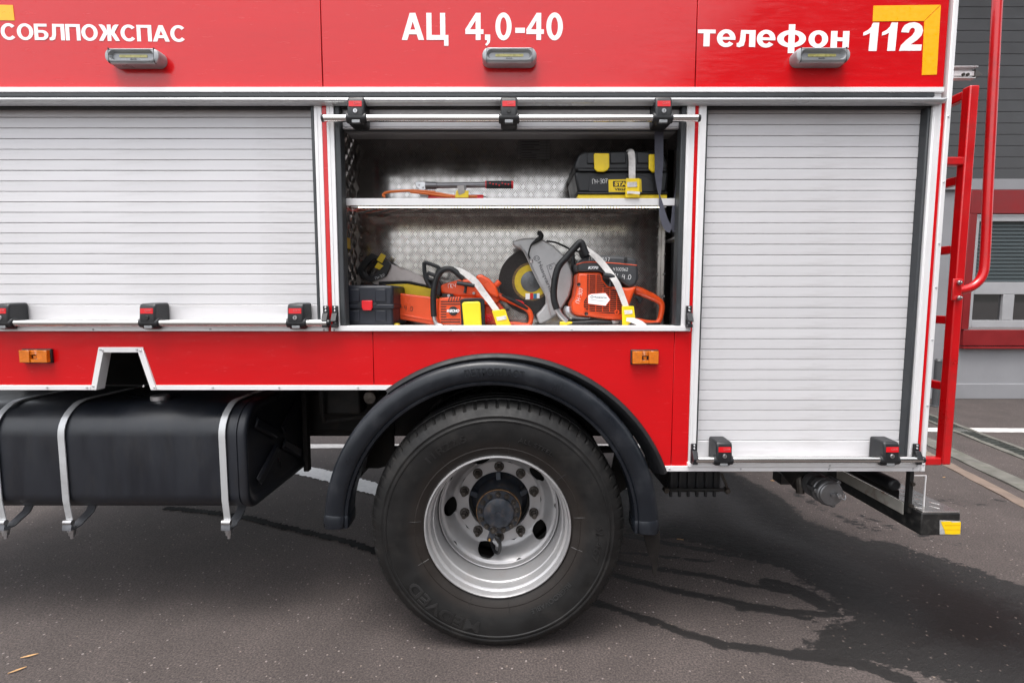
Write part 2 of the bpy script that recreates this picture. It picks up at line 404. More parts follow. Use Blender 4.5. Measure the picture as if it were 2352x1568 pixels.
# large vinyl letters, cut from simple shapes (cap height = 1)
def Rc(x0, z0, x1, z1): return [(x0,z0),(x1,z0),(x1,z1),(x0,z1)]
def Rg(cx, cz, rx, rz, ix, iz, a0=0, a1=360, n=40):
    o = [(cx+rx*math.cos(math.radians(a0+(a1-a0)*i/n)), cz+rz*math.sin(math.radians(a0+(a1-a0)*i/n))) for i in range(n+1)]
    q = [(cx+ix*math.cos(math.radians(a0+(a1-a0)*i/n)), cz+iz*math.sin(math.radians(a0+(a1-a0)*i/n))) for i in range(n+1)]
    return ('ring', o, q)
def mir(p, w): return [(w-x, z) for x, z in p]
GB = {'М': (.86, [Rc(0,0,.19,1), Rc(.67,0,.86,1), [(.02,1),(.27,1),(.50,.28),(.43,0),(.34,0)], [(.84,1),(.59,1),(.36,.28),(.43,0),(.52,0)]]),
      'О': (.86, [Rg(.43,.5,.43,.515,.225,.34)]), 'С': (.80, [Rg(.43,.5,.43,.515,.225,.34,42,318)]),
      'Б': (.74, [Rc(0,0,.2,1), Rc(.1,.83,.68,1), Rc(.1,0,.42,.165), Rc(.1,.45,.42,.61), Rg(.42,.305,.32,.305,.12,.14,-90,90)]),
      'Л': (.80, [Rc(.60,0,.80,1), Rc(.20,.83,.80,1), [(.18,1),(.37,1),(.35,.32),(.29,.07),(.15,-.01),(0,0),(0,.16),(.09,.17),(.15,.32)]]),
      'П': (.78, [Rc(0,0,.2,1), Rc(.58,0,.78,1), Rc(0,.83,.78,1)]),
      'Ж': (1.10, [Rc(.45,0,.65,1), [(.02,1),(.20,1),(.32,.92),(.46,.58),(.46,.42),(.26,.53)], [(0,0),(.22,0),(.46,.44),(.46,.60),(.26,.53)],
                   mir([(.02,1),(.20,1),(.32,.92),(.46,.58),(.46,.42),(.26,.53)], 1.10), mir([(0,0),(.22,0),(.46,.44),(.46,.60),(.26,.53)], 1.10)]),
      'А': (.88, [[(0,0),(.22,0),(.54,1),(.33,1)], [(.88,0),(.66,0),(.34,1),(.55,1)], Rc(.2,.21,.68,.38)]),
      'Ц': (.86, [Rc(0,0,.2,1), Rc(.54,0,.74,1), Rc(0,0,.86,.18), Rc(.69,-.22,.86,.05)]),
      '4': (.70, [Rc(.40,0,.59,1), Rc(0,.22,.70,.39), [(0,.39),(0,.30),(.12,.30),(.41,.74),(.41,1)]]),
      '0': (.66, [Rg(.33,.5,.33,.515,.135,.34)]), ',': (.20, [Rc(0,0,.2,.2), [(.08,.02),(.2,.02),(.18,-.10),(.07,-.22),(0,-.17),(.08,-.09)]]),
      '-': (.36, [Rc(0,.26,.36,.45)]), ' ': (.20, []),
      'т': (.86, [Rc(0,.78,.86,1), Rc(.28,0,.58,1)]), 'е': (.90, [Rg(.45,.5,.45,.53,.19,.30,0,322), Rc(.2,.41,.90,.57)]),
      'л': (.90, [Rc(.60,0,.90,1), Rc(.20,.78,.90,1), [(.19,1),(.43,1),(.41,.36),(.34,.07),(.15,-.02),(0,0),(0,.22),(.09,.24),(.15,.40)]]),
      'ф': (1.26, [Rg(.63,.5,.63,.53,.34,.29), Rc(.49,-.38,.77,1.38)]), 'о': (.92, [Rg(.46,.5,.46,.53,.18,.29)]), 'н': (.86, [Rc(0,0,.30,1), Rc(.56,0,.86,1), Rc(.2,.39,.7,.61)]),
      '2': (.76, [[(0,0),(.75,0),(.75,.22),(.37,.22),(.58,.38),(.71,.54),(.745,.70),(.70,.86),(.59,.96),(.42,1.01),(.24,.98),(.11,.91),(.04,.80),(.01,.66),(.27,.64),(.29,.74),(.34,.80),(.40,.81),(.46,.77),(.47,.68),(.40,.55),(.22,.39),(.05,.20)]]),
      '1': (.50, [[(0,.66),(.14,.74),(.25,.86),(.29,1),(.5,1),(.5,0),(.23,0),(.23,.64),(.12,.58),(0,.54)]])}
def glyphs(s, u0, u1, vb, vt, parent, gap=.10, tilt=0.0, slant=0.0):
    """vinyl letters between two columns, base line vb and cap line vt, on the side of the body"""
    x0, zb = at(u0, vb); x1 = at(u1, vb)[0]; h = at(u0, vt)[1]-zb
    tot = sum(GB[c][0] for c in s)+gap*(len(s)-1); k = (x1-x0)/tot; px = 0.0
    for c in s:
        b = MB(); w, shapes = GB[c]
        for i, sh in enumerate(shapes):
            T = lambda p: (x0+(px+p[0])*k+slant*p[1]*h, zb+p[1]*h+tilt*((px+p[0])*k))
            yf = -.0008-.0002*i
            if sh[0] == 'ring':
                O, I = [T(p) for p in sh[1]], [T(p) for p in sh[2]]
                b.loft([[(O[j][0],yf,O[j][1]), (I[j][0],yf,I[j][1]), (I[j][0],-.0002,I[j][1]), (O[j][0],-.0002,O[j][1])] for j in range(len(O))], True, True)
            else: b.prism([T(p) for p in sh], yf, -.0002)
        if shapes: b.build('letter', WPAINT, parent, smooth=False)
        px += w+gap

# ================================================================== THE SETTING
def seg_dist(px, py, a, b):
    ax, ay = a; bx, by = b
    dx, dy = bx-ax, by-ay
    t = max(0.0, min(1.0, ((px-ax)*dx+(py-ay)*dy)/(dx*dx+dy*dy+1e-12)))
    return math.hypot(px-ax-t*dx, py-ay-t*dy)
def inside(px, py, poly):
    c = False; n = len(poly)
    for i in range(n):
        x0, y0 = poly[i]; x1, y1 = poly[i-1]
        if (y0 > py) != (y1 > py) and px < (x1-x0)*(py-y0)/(y1-y0)+x0: c = not c
    return c
WET_AREA = [ground(*p) for p in [(1470,1085),(1690,1085),(1760,1120),(1820,1160),(1860,1195),(1950,1228),(2060,1248),(2150,1275),(2250,1310),(2352,1345),
            (2560,1420),(2700,1640),(2352,1640),(2230,1585),(2100,1545),(1990,1515),(1900,1508),(1870,1490),(1835,1470),(1880,1445),(1945,1420),(1925,1385),(1850,1345),(1790,1300),(1680,1270),(1560,1240),(1440,1225),(1400,1150)]]
STREAKS = [([(1300,1200),(1452,1232),(1600,1258),(1789,1292)], .035), ([(1380,1262),(1500,1275),(1640,1290)], .02),
           ([(1380,1285),(1452,1297),(1617,1320),(1720,1343),(1850,1362)], .030), ([(1380,1310),(1452,1331),(1586,1364),(1720,1389),(1835,1405),(1930,1412)], .032),
           ([(1330,1370),(1452,1410),(1567,1450),(1662,1481),(1758,1490),(1835,1506),(1900,1515)], .036),
           ([(1770,1340),(1830,1355),(1900,1390)], .07), ([(1700,1395),(1790,1405),(1860,1420)], .03), ([(1840,1500),(1960,1520),(2080,1560)], .05)]
DAMP = [([(2160,1150),(2200,1156)], .035), ([(2215,1152),(2245,1158)], .02), ([(2300,1150),(2352,1160),(2420,1165)], .03), ([(2330,1160),(2352,1163)], .02),
        ([(1820,1130),(1900,1175),(2000,1215)], .05), ([(1960,1175),(2060,1215)], .03), ([(2100,1225),(2200,1250)], .04)]
STREAKS = [([ground(*p) for p in pl], w) for pl, w in STREAKS]
DAMP = [([ground(*p) for p in pl], w) for pl, w in DAMP]
def wetness(px, py):
    if px < -0.6 or py > 2.4: return -1.0
    d = min(seg_dist(px, py, WET_AREA[i-1], WET_AREA[i]) for i in range(len(WET_AREA)))
    f = d if inside(px, py, WET_AREA) else -d
    for pl, w in STREAKS:
        for i in range(len(pl)-1): f = max(f, min(.13, 3.2*(w*.8-seg_dist(px, py, pl[i], pl[i+1]))))
    for pl, w in DAMP:
        for i in range(len(pl)-1): f = max(f, 0.6*(w-seg_dist(px, py, pl[i], pl[i+1]))-0.012)
    return f

def asphalt_mat():
    m = bpy.data.materials.new('asphalt'); m.use_nodes = True
    nt = m.node_tree; L = nt.links; b = nt.nodes['Principled BSDF']
    tc = _n(nt, 'ShaderNodeTexCoord')
    def noise(s, d=4, r=0.6):
        n = _n(nt, 'ShaderNodeTexNoise'); n.inputs['Scale'].default_value = s; n.inputs['Detail'].default_value = d; n.inputs['Roughness'].default_value = r
        L.new(tc.outputs['Object'], n.inputs['Vector']); return n
    def ramp(src, stops):
        r = _n(nt, 'ShaderNodeValToRGB')
        while len(r.color_ramp.elements) < len(stops): r.color_ramp.elements.new(0.5)
        for e, (p, c) in zip(r.color_ramp.elements, stops): e.position = p; e.color = (*c, 1)
        L.new(src, r.inputs['Fac']); return r
    base = ramp(noise(2.2, 9, 0.7).outputs['Fac'], [(0.3, (0.043, 0.0340, 0.0315)), (0.7, (0.072, 0.0575, 0.0535))])
    grain = ramp(noise(120, 4, 0.75).outputs['Fac'], [(0.32, (0.30, 0.30, 0.30)), (0.5, (1.0, 1.0, 1.0)), (0.70, (1.9, 1.85, 1.8))])
    mul = _n(nt, 'ShaderNodeMix', data_type='RGBA', blend_type='MULTIPLY'); mul.inputs['Factor'].default_value = 1.0
    L.new(base.outputs[0], mul.inputs['A']); L.new(grain.outputs[0], mul.inputs['B'])
    # pale stone chips showing in the tar
    vo = _n(nt, 'ShaderNodeTexVoronoi'); vo.inputs['Scale'].default_value = 52
    L.new(tc.outputs['Object'], vo.inputs['Vector'])
    chipd = _n(nt, 'ShaderNodeMath', operation='LESS_THAN'); chipd.inputs[1].default_value = 0.22
    L.new(vo.outputs['Distance'], chipd.inputs[0])
    sep = _n(nt, 'ShaderNodeSeparateColor'); L.new(vo.outputs['Color'], sep.inputs[0])
    chips = _n(nt, 'ShaderNodeMath', operation='GREATER_THAN'); chips.inputs[1].default_value = 0.86; L.new(sep.outputs[0], chips.inputs[0])
    cm = _n(nt, 'ShaderNodeMath', operation='MULTIPLY'); L.new(chipd.outputs[0], cm.inputs[0]); L.new(chips.outputs[0], cm.inputs[1])
    chipc = ramp(sep.outputs[1], [(0.0, (0.17, 0.13, 0.10)), (0.5, (0.24, 0.21, 0.20)), (1.0, (0.11, 0.09, 0.08))])
    # water stain
    at_ = _n(nt, 'ShaderNodeAttribute'); at_.attribute_name = 'wet'
    def madd(src, k, off):
        q = _n(nt, 'ShaderNodeMath', operation='MULTIPLY_ADD'); q.inputs[1].default_value = k; q.inputs[2].default_value = off
        L.new(src, q.inputs[0]); return q
    mp = _n(nt, 'ShaderNodeMapping'); mp.inputs['Scale'].default_value = (0.8, 1.5, 1.0); mp.inputs['Rotation'].default_value = (0, 0, 0.25)
    L.new(tc.outputs['Object'], mp.inputs['Vector'])
    n1 = noise(8, 6, 0.6); n2 = noise(30, 5, 0.65)
    L.new(mp.outputs[0], n1.inputs['Vector']); L.new(mp.outputs[0], n2.inputs['Vector'])
    e1 = madd(n1.outputs['Fac'], 0.17, -0.085); e2 = madd(n2.outputs['Fac'], 0.20, -0.105)
    a1 = _n(nt, 'ShaderNodeMath', operation='ADD'); L.new(at_.outputs['Fac'], a1.inputs[0]); L.new(e1.outputs[0], a1.inputs[1])
    a2 = _n(nt, 'ShaderNodeMath', operation='ADD'); L.new(a1.outputs[0], a2.inputs[0]); L.new(e2.outputs[0], a2.inputs[1])
    wm = _n(nt, 'ShaderNodeMapRange'); wm.inputs['From Min'].default_value = -0.004; wm.inputs['From Max'].default_value = 0.010
    L.new(a2.outputs[0], wm.inputs['Value'])
    film = _n(nt, 'ShaderNodeMapRange'); film.inputs['From Min'].default_value = 0.04; film.inputs['From Max'].default_value = 0.40
    L.new(a2.outputs[0], film.inputs['Value'])
    dk = _n(nt, 'ShaderNodeMix', data_type='RGBA', blend_type='MULTIPLY'); dk.inputs['B'].default_value = (0.085, 0.072, 0.068, 1)
    L.new(wm.outputs[0], dk.inputs['Factor']); L.new(mul.outputs['Result'], dk.inputs['A'])
    cw_ = _n(nt, 'ShaderNodeMix', data_type='RGBA', blend_type='MULTIPLY'); cw_.inputs['B'].default_value = (0.42, 0.38, 0.36, 1)
    L.new(wm.outputs[0], cw_.inputs['Factor']); L.new(chipc.outputs[0], cw_.inputs['A'])
    mx = _n(nt, 'ShaderNodeMix', data_type='RGBA'); L.new(cm.outputs[0], mx.inputs['Factor'])
    L.new(dk.outputs['Result'], mx.inputs['A']); L.new(cw_.outputs['Result'], mx.inputs['B'])
    L.new(mx.outputs['Result'], b.inputs['Base Color'])
    r1 = _n(nt, 'ShaderNodeMapRange'); r1.inputs['To Min'].default_value = 0.9; r1.inputs['To Max'].default_value = 0.70
    L.new(wm.outputs[0], r1.inputs['Value'])
    r2 = _n(nt, 'ShaderNodeMapRange'); r2.inputs['To Min'].default_value = 0.0; r2.inputs['To Max'].default_value = 0.40
    L.new(film.outputs[0], r2.inputs['Value'])
    rs = _n(nt, 'ShaderNodeMath', operation='SUBTRACT'); L.new(r1.outputs[0], rs.inputs[0]); L.new(r2.outputs[0], rs.inputs[1])
    L.new(rs.outputs[0], b.inputs['Roughness'])
    # relief: grain, then small dents
    h = _n(nt, 'ShaderNodeMath', operation='ADD'); hn = noise(190, 3, 0.7); hv = noise(26, 3, 0.6)
    L.new(hn.outputs['Fac'], h.inputs[0]); L.new(madd(hv.outputs['Fac'], 1.6, 0).outputs[0], h.inputs[1])
    bp = _n(nt, 'ShaderNodeBump'); bp.inputs['Distance'].default_value = 0.004
    bs = _n(nt, 'ShaderNodeMapRange'); bs.inputs['To Min'].default_value = 0.75; bs.inputs['To Max'].default_value = 0.22
    L.new(film.outputs[0], bs.inputs['Value']); L.new(bs.outputs[0], bp.inputs['Strength'])
    L.new(h.outputs[0], bp.inputs['Height']); L.new(bp.outputs[0], b.inputs['Normal'])
    return m

def build_ground():
    xs = [-400, -120, -40, -15, -7, -4.5] + [-3.4+0.2*i for i in range(14)] + [-0.6+0.018*i for i in range(290)] + [4.8, 5.2, 5.8, 7, 9, 14, 30, 90, 400]
    ys = [-400, -120, -40, -15, -7, -4, -2.5, -1.8] + [-1.3+0.018*i for i in range(190)] + [2.3, 2.6, 3, 3.5, 4, 5, 7, 10, 16, 40, 120, 400]
    xs.sort(); ys.sort()
    vs = [(x, y, 0.0) for y in ys for x in xs]; nx = len(xs)
    fs = [(j*nx+i, j*nx+i+1, (j+1)*nx+i+1, (j+1)*nx+i) for j in range(len(ys)-1) for i in range(nx-1)]
    me = bpy.data.meshes.new('ground'); me.from_pydata(vs, [], fs)
    a = me.attributes.new('wet', 'FLOAT', 'POINT')
    a.data.foreach_set('value', [wetness(x, y) for x, y, _ in vs])
    me.materials.append(asphalt_mat())
    o = bpy.data.objects.new('ground', me); COL.objects.link(o); struct(o)
build_ground()

# painted lines on the asphalt (thin sheets with worn edges)
LINEM = mat('road_paint', (0.58, 0.56, 0.54), 0.7, var=0.1, vscale=12, dirt=(0.30, 0.27, 0.26), dirt_amt=0.6, dirt_scale=20, bump=0.3, bscale=150)
def strip(name, pts, w, z, m, jitter=0.0, step=0.05, ragged=None):
    """a painted or cast strip along ground points"""
    pts = [Vector((x, y, 0)) for x, y in pts]; out = []
    for i in range(len(pts)-1):
        n = max(1, int((pts[i+1]-pts[i]).length/step))
        for k in range(n): out.append(pts[i]+(pts[i+1]-pts[i])*k/n)
    out.append(pts[-1]); vs = []; fs = []
    for i, p in enumerate(out):
        d = (out[min(i+1, len(out)-1)]-out[max(i-1, 0)]).normalized(); nn = Vector((-d.y, d.x, 0))
        a = w/2+random.uniform(-jitter, jitter); c = w/2+random.uniform(-jitter, jitter)
        vs += [(p+nn*a+Vector((0,0,z)))[:], (p-nn*c+Vector((0,0,z)))[:]]
        if i: fs.append((2*i-2, 2*i, 2*i+1, 2*i-1))
    b = MB().add(vs, fs)
    return struct(b.build(name, m, smooth=False))
g = ground
strip('road_marking', [(-9, g(705,1026)[1]), (3.2, g(1400,1024)[1]), (g(2120,1000)[0]-.4, g(1400,1024)[1]-.1)], 0.13, 0.004, LINEM, 0.004)
FRESH = mat('fresh_road_paint', (0.78, 0.77, 0.76), 0.6, var=0.08, vscale=14, dirt=(0.35, 0.33, 0.32), dirt_amt=0.5, dirt_scale=26, bump=0.3, bscale=150)
strip('road_marking', [g(640,1066), g(705,1082), g(780,1100), g(865,1124), g(960,1150), g(1100,1185)], 0.18, 0.004, FRESH, 0.010, 0.015)
strip('road_marking', [g(1390,1100), g(1445,1112), g(1480,1125)], 0.2, 0.004, LINEM, 0.010, 0.015)
strip('road_marking', [(3.9, g(2250,986)[1]), (14, g(2250,986)[1]-.25)], 0.17, 0.004, LINEM, 0.004)
TAR = mat('tar_seam', (0.005, 0.005, 0.005), 0.8, spec=0.08, var=0.3, bump=0.3, bscale=90)
strip('tar_seam', [g(380,1166), g(480,1176), g(580,1191), g(660,1212), g(740,1230), g(800,1244), g(862,1266), g(960,1290)], 0.050, 0.004, TAR, 0.012, 0.012)

# kerb strips and the grating of the drain in front of the station
CONC = mat('old_concrete', (0.115, 0.11, 0.097), 0.85, var=0.25, vscale=8, dirt=(0.05, 0.055, 0.035), dirt_amt=0.9, dirt_scale=7, bump=0.4, bscale=120)
SAND = mat('sandy_edge', (0.16, 0.118, 0.094), 0.9, var=0.2, vscale=10, bump=0.4, bscale=150, dirt=(0.14, 0.11, 0.09), dirt_amt=0.7, dirt_scale=12)
def slab(name, a, b, w, h, m, z0=0.0):
    a = Vector((*a, 0)); b = Vector((*b, 0)); d = (b-a).normalized(); n = Vector((-d.y, d.x, 0))*w/2
    L = (b-a).length; k = max(2, int(L/0.12)); loops = []
    for i in range(k+1):
        p = a+d*L*i/k; j1, j2 = random.uniform(-.004,.004), random.uniform(-.004,.004)
        loops.append([p-n*(1+j1)+Vector((0,0,z0)), p-n*(1+j1)+Vector((0,0,h+j2)), p+n*(1+j2)+Vector((0,0,h+j1)), p+n*(1+j2)+Vector((0,0,z0))])
    return MB().loft(loops).build(name, m, smooth=False)
def far(p, q, k): return (q[0]+(q[0]-p[0])*k, q[1]+(q[1]-p[1])*k)
ka, kb = g(2125,1040), g(2352,1158)
struct(slab('kerb_edge', far(kb, ka, 1.2), far(ka, kb, 3.5), 0.10, 0.006, SAND))
ka, kb = g(2125,1012), g(2352,1118)
struct(slab('kerb', far(kb, ka, 1.2), far(ka, kb, 3.5), 0.17, 0.012, CONC))
ka, kb = g(2120,955), g(2352,1044)
gr = thing('drain_grating', 'dark slotted drain grating set in a concrete channel beside the kerb', 'drain grating', (ka[0], ka[1], 0))
for s_ in (-1, 1):
    A, B = Vector((*far(kb, ka, .5), 0)), Vector((*far(ka, kb, 3.0), 0)); d = (B-A).normalized(); n = Vector((-d.y, d.x, 0))
    setp(slab('channel_edge', (A+n*s_*0.10)[:2], (B+n*s_*0.10)[:2], 0.05, 0.014, CONC), gr)
b = MB(); L_ = (B-A).length; k = int(L_/0.06)
for i in range(k):
    p = A+d*L_*i/k
    q = [p-n*.075, p+n*.075, p+n*.075+d*.028, p-n*.075+d*.028]
    b.loft([[v+Vector((0,0,0.002)) for v in q], [v+Vector((0,0,0.010)) for v in q]])
bars = b.build('grating_bar', mat('grating_iron', (0.045, 0.05, 0.045), 0.6, 0.3, var=0.3), gr, smooth=False); bars['kind'] = 'stuff'

# ------------------------------------------------------------------ fire station behind the truck
WALLY = 5.15
GWALL = mat('grey_wall_paint', (0.25, 0.25, 0.262), 0.7, var=0.06, vscale=3, bump=0.2, bscale=60, dirt=(0.20, 0.20, 0.21), dirt_amt=0.3, dirt_scale=4)
GATE = mat('gate_grey', (0.055, 0.055, 0.057), 0.5, var=0.06, vscale=4)
DRED = mat('dark_red_trim', (0.20, 0.001, 0.003), 0.45, var=0.1, vscale=5)
FRAME = mat('window_frame_grey', (0.34, 0.34, 0.35), 0.45, var=0.05)
BLIND = mat('blind_grey', (0.075, 0.095, 0.10), 0.5, var=0.05)
PANE = mat('window_glass', (0.02, 0.02, 0.02), 0.03, var=0.0, rvar=0.0, spec=1.0, coat=1.0)
st = thing('fire_station', 'grey fire station wall with dark red bands, a slatted gate and low windows', 'building', (5, WALLY, 0))
def wz(v): return Z(v, WALLY)
def wx(u, v=700): return X(u, v, WALLY)
x0, x1 = 1.2, 14.0; wxr0 = wx(2430)
MB().box(x0, x1, WALLY+.02, WALLY+.3, 0, wz(790)).build('wall', GWALL, st, smooth=False)
MB().box(x0, wx(2222), WALLY+.02, WALLY+.3, wz(790)+.001, wz(430)).build('wall', GWALL, st, smooth=False)
MB().box(wxr0, x1, WALLY+.02, WALLY+.3, wz(790)+.001, wz(430)).build('wall', GWALL, st, smooth=False)
MB().box(x0, x1, WALLY-.01, WALLY+.2, 0, 0.22).build('plinth', GWALL, st, bevel=.006)
MB().box(wx(2212), x1, WALLY-.045, WALLY+.05, wz(793), wz(757)).build('red_band', DRED, st, bevel=.006)
MB().box(wx(2212), x1, WALLY-.06, WALLY+.04, wz(800), wz(795)).build('red_band_drip', DRED, st, bevel=.003)
MB().box(wx(2205), x1, WALLY-.05, WALLY+.05, wz(492), wz(438)).build('red_band', DRED, st, bevel=.006)
MB().box(wx(2205), wx(2222), WALLY-.049, WALLY+.05, wz(756), wz(492)-.001).build('red_post', DRED, st, bevel=.006)
b = MB().box(x0, x1, WALLY-.03, WALLY+.2, wz(437), wz(412)); b.build('lintel', GWALL, st, bevel=.005)
# window: frame, dark blind above, two small panes below
wfr = MB()
wxl, wxm, wxr = wx(2218), wx(2312), wx(2430)
wfr.box(wxl, wxl+.09, WALLY-.02, WALLY+.08, wz(752), wz(494)); wfr.box(wxl+.09, wxr, WALLY-.021, WALLY+.08, wz(509), wz(494))
wfr.box(wxl+.09, wxr, WALLY-.018, WALLY+.08, wz(676), wz(648)); wfr.box(wxl+.09, wxr, WALLY-.019, WALLY+.08, wz(752), wz(735))
wfr.box(wxm-.07, wxm+.09, WALLY-.017, WALLY+.08, wz(735)+.001, wz(676)-.001)
win = wfr.build('window', FRAME, st, bevel=.006)
for a_, c_ in ((wxl+.09, wxm-.07), (wxm+.09, wxr)):
    MB().box(a_, c_, WALLY+.02, WALLY+.035, wz(735), wz(676)).build('pane', PANE, win, smooth=False)
MB().box(wxl+.09, wxr, WALLY+.05, WALLY+.06, wz(648), wz(509)).build('blind', BLIND, win, smooth=False)
z_ = wz(648)+.01
while z_ < wz(511):
    MB().box(wxl+.09, wxr, WALLY+.03, WALLY+.05, z_, z_+.020).build('blind_slat', BLIND, win, smooth=False); z_ += .052
# slatted gate above
gt = MB().box(x0, x1, WALLY+.06, WALLY+.2, wz(412), wz(-300)).build('gate', mat('gate_dark', (0.03, 0.03, 0.032), 0.6), st, smooth=False)
z_ = wz(411); k = 0
while z_ < wz(-40):
    h_ = 0.155
    MB().box(x0, x1, WALLY+.035, WALLY+.058, z_, z_+h_-.003).build('gate_slat', GATE, gt, bevel=.004); z_ += h_; k += 1
MB().box(x0, x1, WALLY-1.4, WALLY+.3, wz(-300)+.005, wz(-300)+.2).build('canopy', GATE, st, smooth=False)
POSTM = mat('post_grey', (0.06, 0.062, 0.066), 0.5)
px_ = X(2151, 900, WALLY-.5)
post = MB().cyl((px_, WALLY-.5, 0.012), (px_, WALLY-.5, 0.62), .045, n=14).cyl((px_, WALLY-.5, 0.621), (px_, WALLY-.5, 0.645), .05, .035, n=14).box(px_-.08, px_+.08, WALLY-.58, WALLY-.42, 0.0, 0.012)
tag(post.build('bollard', POSTM), 'slim dark grey post standing on the asphalt before the station wall', 'post')

# neighbouring block on the viewer's side of the yard (its dark front shows in the gloss of the truck)
NB = mat('dark_brick_render', (0.085, 0.075, 0.07), 0.7, var=0.2, vscale=2)
nb = thing('neighbouring_building', 'dark brick block across the yard, mirrored in the upper red panels', 'building', (9, -14, 0))
q = [(7.3,-9.5),(16,-9.0),(16,-30),(5.2,-30)]
MB().loft([[Vector((x,y,0)) for x,y in q], [Vector((x,y,9.6)) for x,y in q]]).build('wall', NB, nb, smooth=False)
q = [(7.15,-9.3),(16.2,-8.8),(16.2,-30.2),(5.0,-30.2)]
MB().loft([[Vector((x,y,9.6)) for x,y in q], [Vector((x,y,9.85)) for x,y in q]]).build('roof', mat('roof_dark', (0.05,0.05,0.05), 0.8), nb, smooth=False)

# trees beside that block; they show in the small panes of the station
def yard_tree(x, y, h, r, label):
    t = thing('tree', label, 'tree', (x, y, 0), 'trees across the yard')
    b = MB().tube([(x, y, 0), (x+.1, y+.05, h*.4), (x-.05, y, h*.7)], [.16, .12, .05], 8)
    for k in range(7):
        a = k*2.4; z0 = h*(.35+.05*k); b.tube([(x, y, z0), (x+math.cos(a)*r*.4, y+math.sin(a)*r*.4, z0+h*.12), (x+math.cos(a)*r*.8, y+math.sin(a)*r*.8, z0+h*.2)], [.06, .04, .015], 6)
    b.build('trunk', mat('bark', (.06,.045,.035), .9, var=.3), t)
    vs, fs = [], []
    rng = random.Random(int(x*7)); cl = [(x+rng.gauss(0,.45)*r, y+rng.gauss(0,.45)*r, h*rng.uniform(.25,.95)) for _ in range(46)]
    for c in cl:
        for _ in range(70):
            p = Vector((c[0]+rng.gauss(0,.28), c[1]+rng.gauss(0,.28), c[2]+rng.gauss(0,.24))); d = Vector((rng.uniform(-1,1), rng.uniform(-1,1), rng.uniform(-.6,.6))).normalized()*.10
            n = d.cross(Vector((rng.uniform(-1,1), rng.uniform(-1,1), rng.uniform(-1,1)))).normalized()*.05; i = len(vs)
            vs += [(p-d)[:], (p-n)[:], (p+d)[:], (p+n)[:]]; fs.append((i, i+1, i+2, i+3))
    MB().add(vs, fs).build('crown', mat('leaves', (.055,.075,.022), .6, var=.5, vscale=3), t, smooth=False)['kind'] = 'stuff'
yard_tree(9.6, -3.6, 4.6, 1.5, 'leafy green tree across the yard, mirrored in the station window panes')
yard_tree(12.6, -4.6, 5.4, 1.8, 'taller leafy tree further along the yard, mirrored in the station panes')

# ================================================================== FIRE TRUCK
TR = thing('fire_truck', 'red fire truck body with aluminium roller shutters and an open locker above the rear wheel', 'fire truck', (-0.06, 1.25, 0))
XL = -3.3                                     # the body goes on to the left, out of view
SH = 0.040                                    # shutters sit back in their frames
zT = Z(200)                                   # upper edge of the gutter
XR = XM(2190, 100, 2129, 1035) - 0.004        # rear corner
# vertical members: (left, right) edges
xA0, xA1 = XM(720,250,737,690), XM(738,250,754,690)     # frame, left shutter
xB0, xB1 = XM(748,250,765,690), XM(765,250,781,690)     # frame, locker left
xC0, xC1 = XM(1574,250,1569,700), XM(1592,250,1587,700) # frame, locker right
xD0, xD1 = XM(1601,250,1595,700), XM(1619,250,1612,700) # frame, right shutter left
xE0, xE1 = XM(2138,250,2091,1035), XM(2156,250,2110,1035)
xF0, xF1 = XM(2165,250,2117,1035), XR
zGut = Z(238)
zS1, zS0 = Z(748), Z(760)                     # sill of left shutter and locker
zR1, zR0 = Z(1060), Z(1069)                   # sill of right shutter
zB1, zB0 = Z(884), Z(895)                     # lower trim, left
zC1t, zC0t = Z(1069), Z(1081)                 # lower trim, right
zTop = Z(-60)

# ---- upper panels
seams = [XL, XM(736,0,741,200), XM(1600,0,1599,200), XM(2181,0,2165,250)]
for i in range(3):
    MB().box(seams[i]+.0015, seams[i+1]-.0015, 0.0, 0.03, zT-.02, zTop).build('upper_panel', RED, TR, bevel=.0012, seg=1)
MB().box(seams[0], seams[3], 0.034, 0.05, zT-.03, zTop-.002).build('panel_backing', DARK, TR, smooth=False)
# corner trim at the rear
cz0 = zC0t
MB().box(xF0, XR, -0.010, 0.05, cz0, zTop).build('corner_trim', WHITE, TR, bevel=.003)
# red uprights between the frames
for a_, c_, z0_, z1_ in ((xA1+.0005, xB0-.0005, zS0-.002, zGut), (xC1+.0005, xD0-.0005, zS0-.002, zGut), (xE1+.0005, xF0-.0005, zR0, zGut)):
    MB().box(a_, c_, -.003, 0.04, z0_, z1_).build('upright_panel', RED, TR, bevel=.001, seg=1)
# ---- gutter: upper strip with a groove, round rail, end cap
gx1 = X(2160, 210)
b = MB().box(XL, gx1, -.018, .002, Z(211.5,-.018), Z(200,-.018)); b.box(XL, gx1, -.006, .002, Z(224,-.01), Z(211.5,-.018)-.0005)
gut = b.build('rain_gutter', WHITE, TR, bevel=.0015)
MB().box(XL, X(2140,215), -.016, -.0065, Z(223,-.014), Z(212.5,-.016)).build('gutter_seal', SEAL, gut, bevel=.003)
zr = lambda v: Z(v, -.030)
prof = [(-.002, zr(223)), (-.022, zr(222.5)), (-.030, zr(225)), (-.033, zr(229)), (-.031, zr(233)), (-.024, zr(236)), (-.010, zr(238)), (-.002, zr(237))]
gx2 = X(2168, 228)
rail = MB().loft([[(x, y, z) for y, z in prof] for x in (XL, gx2-.03)] + [[(gx2, y*.5, z*.4+Z(226)*.6) for y, z in prof]]).build('gutter_rail', GALV, TR)
MB().box(XL, xE1, .004, .03, Z(246), zGut+.004).build('gutter_shade', DARK, TR, smooth=False)  # dark strip standing in for the shadow beneath the gutter rail

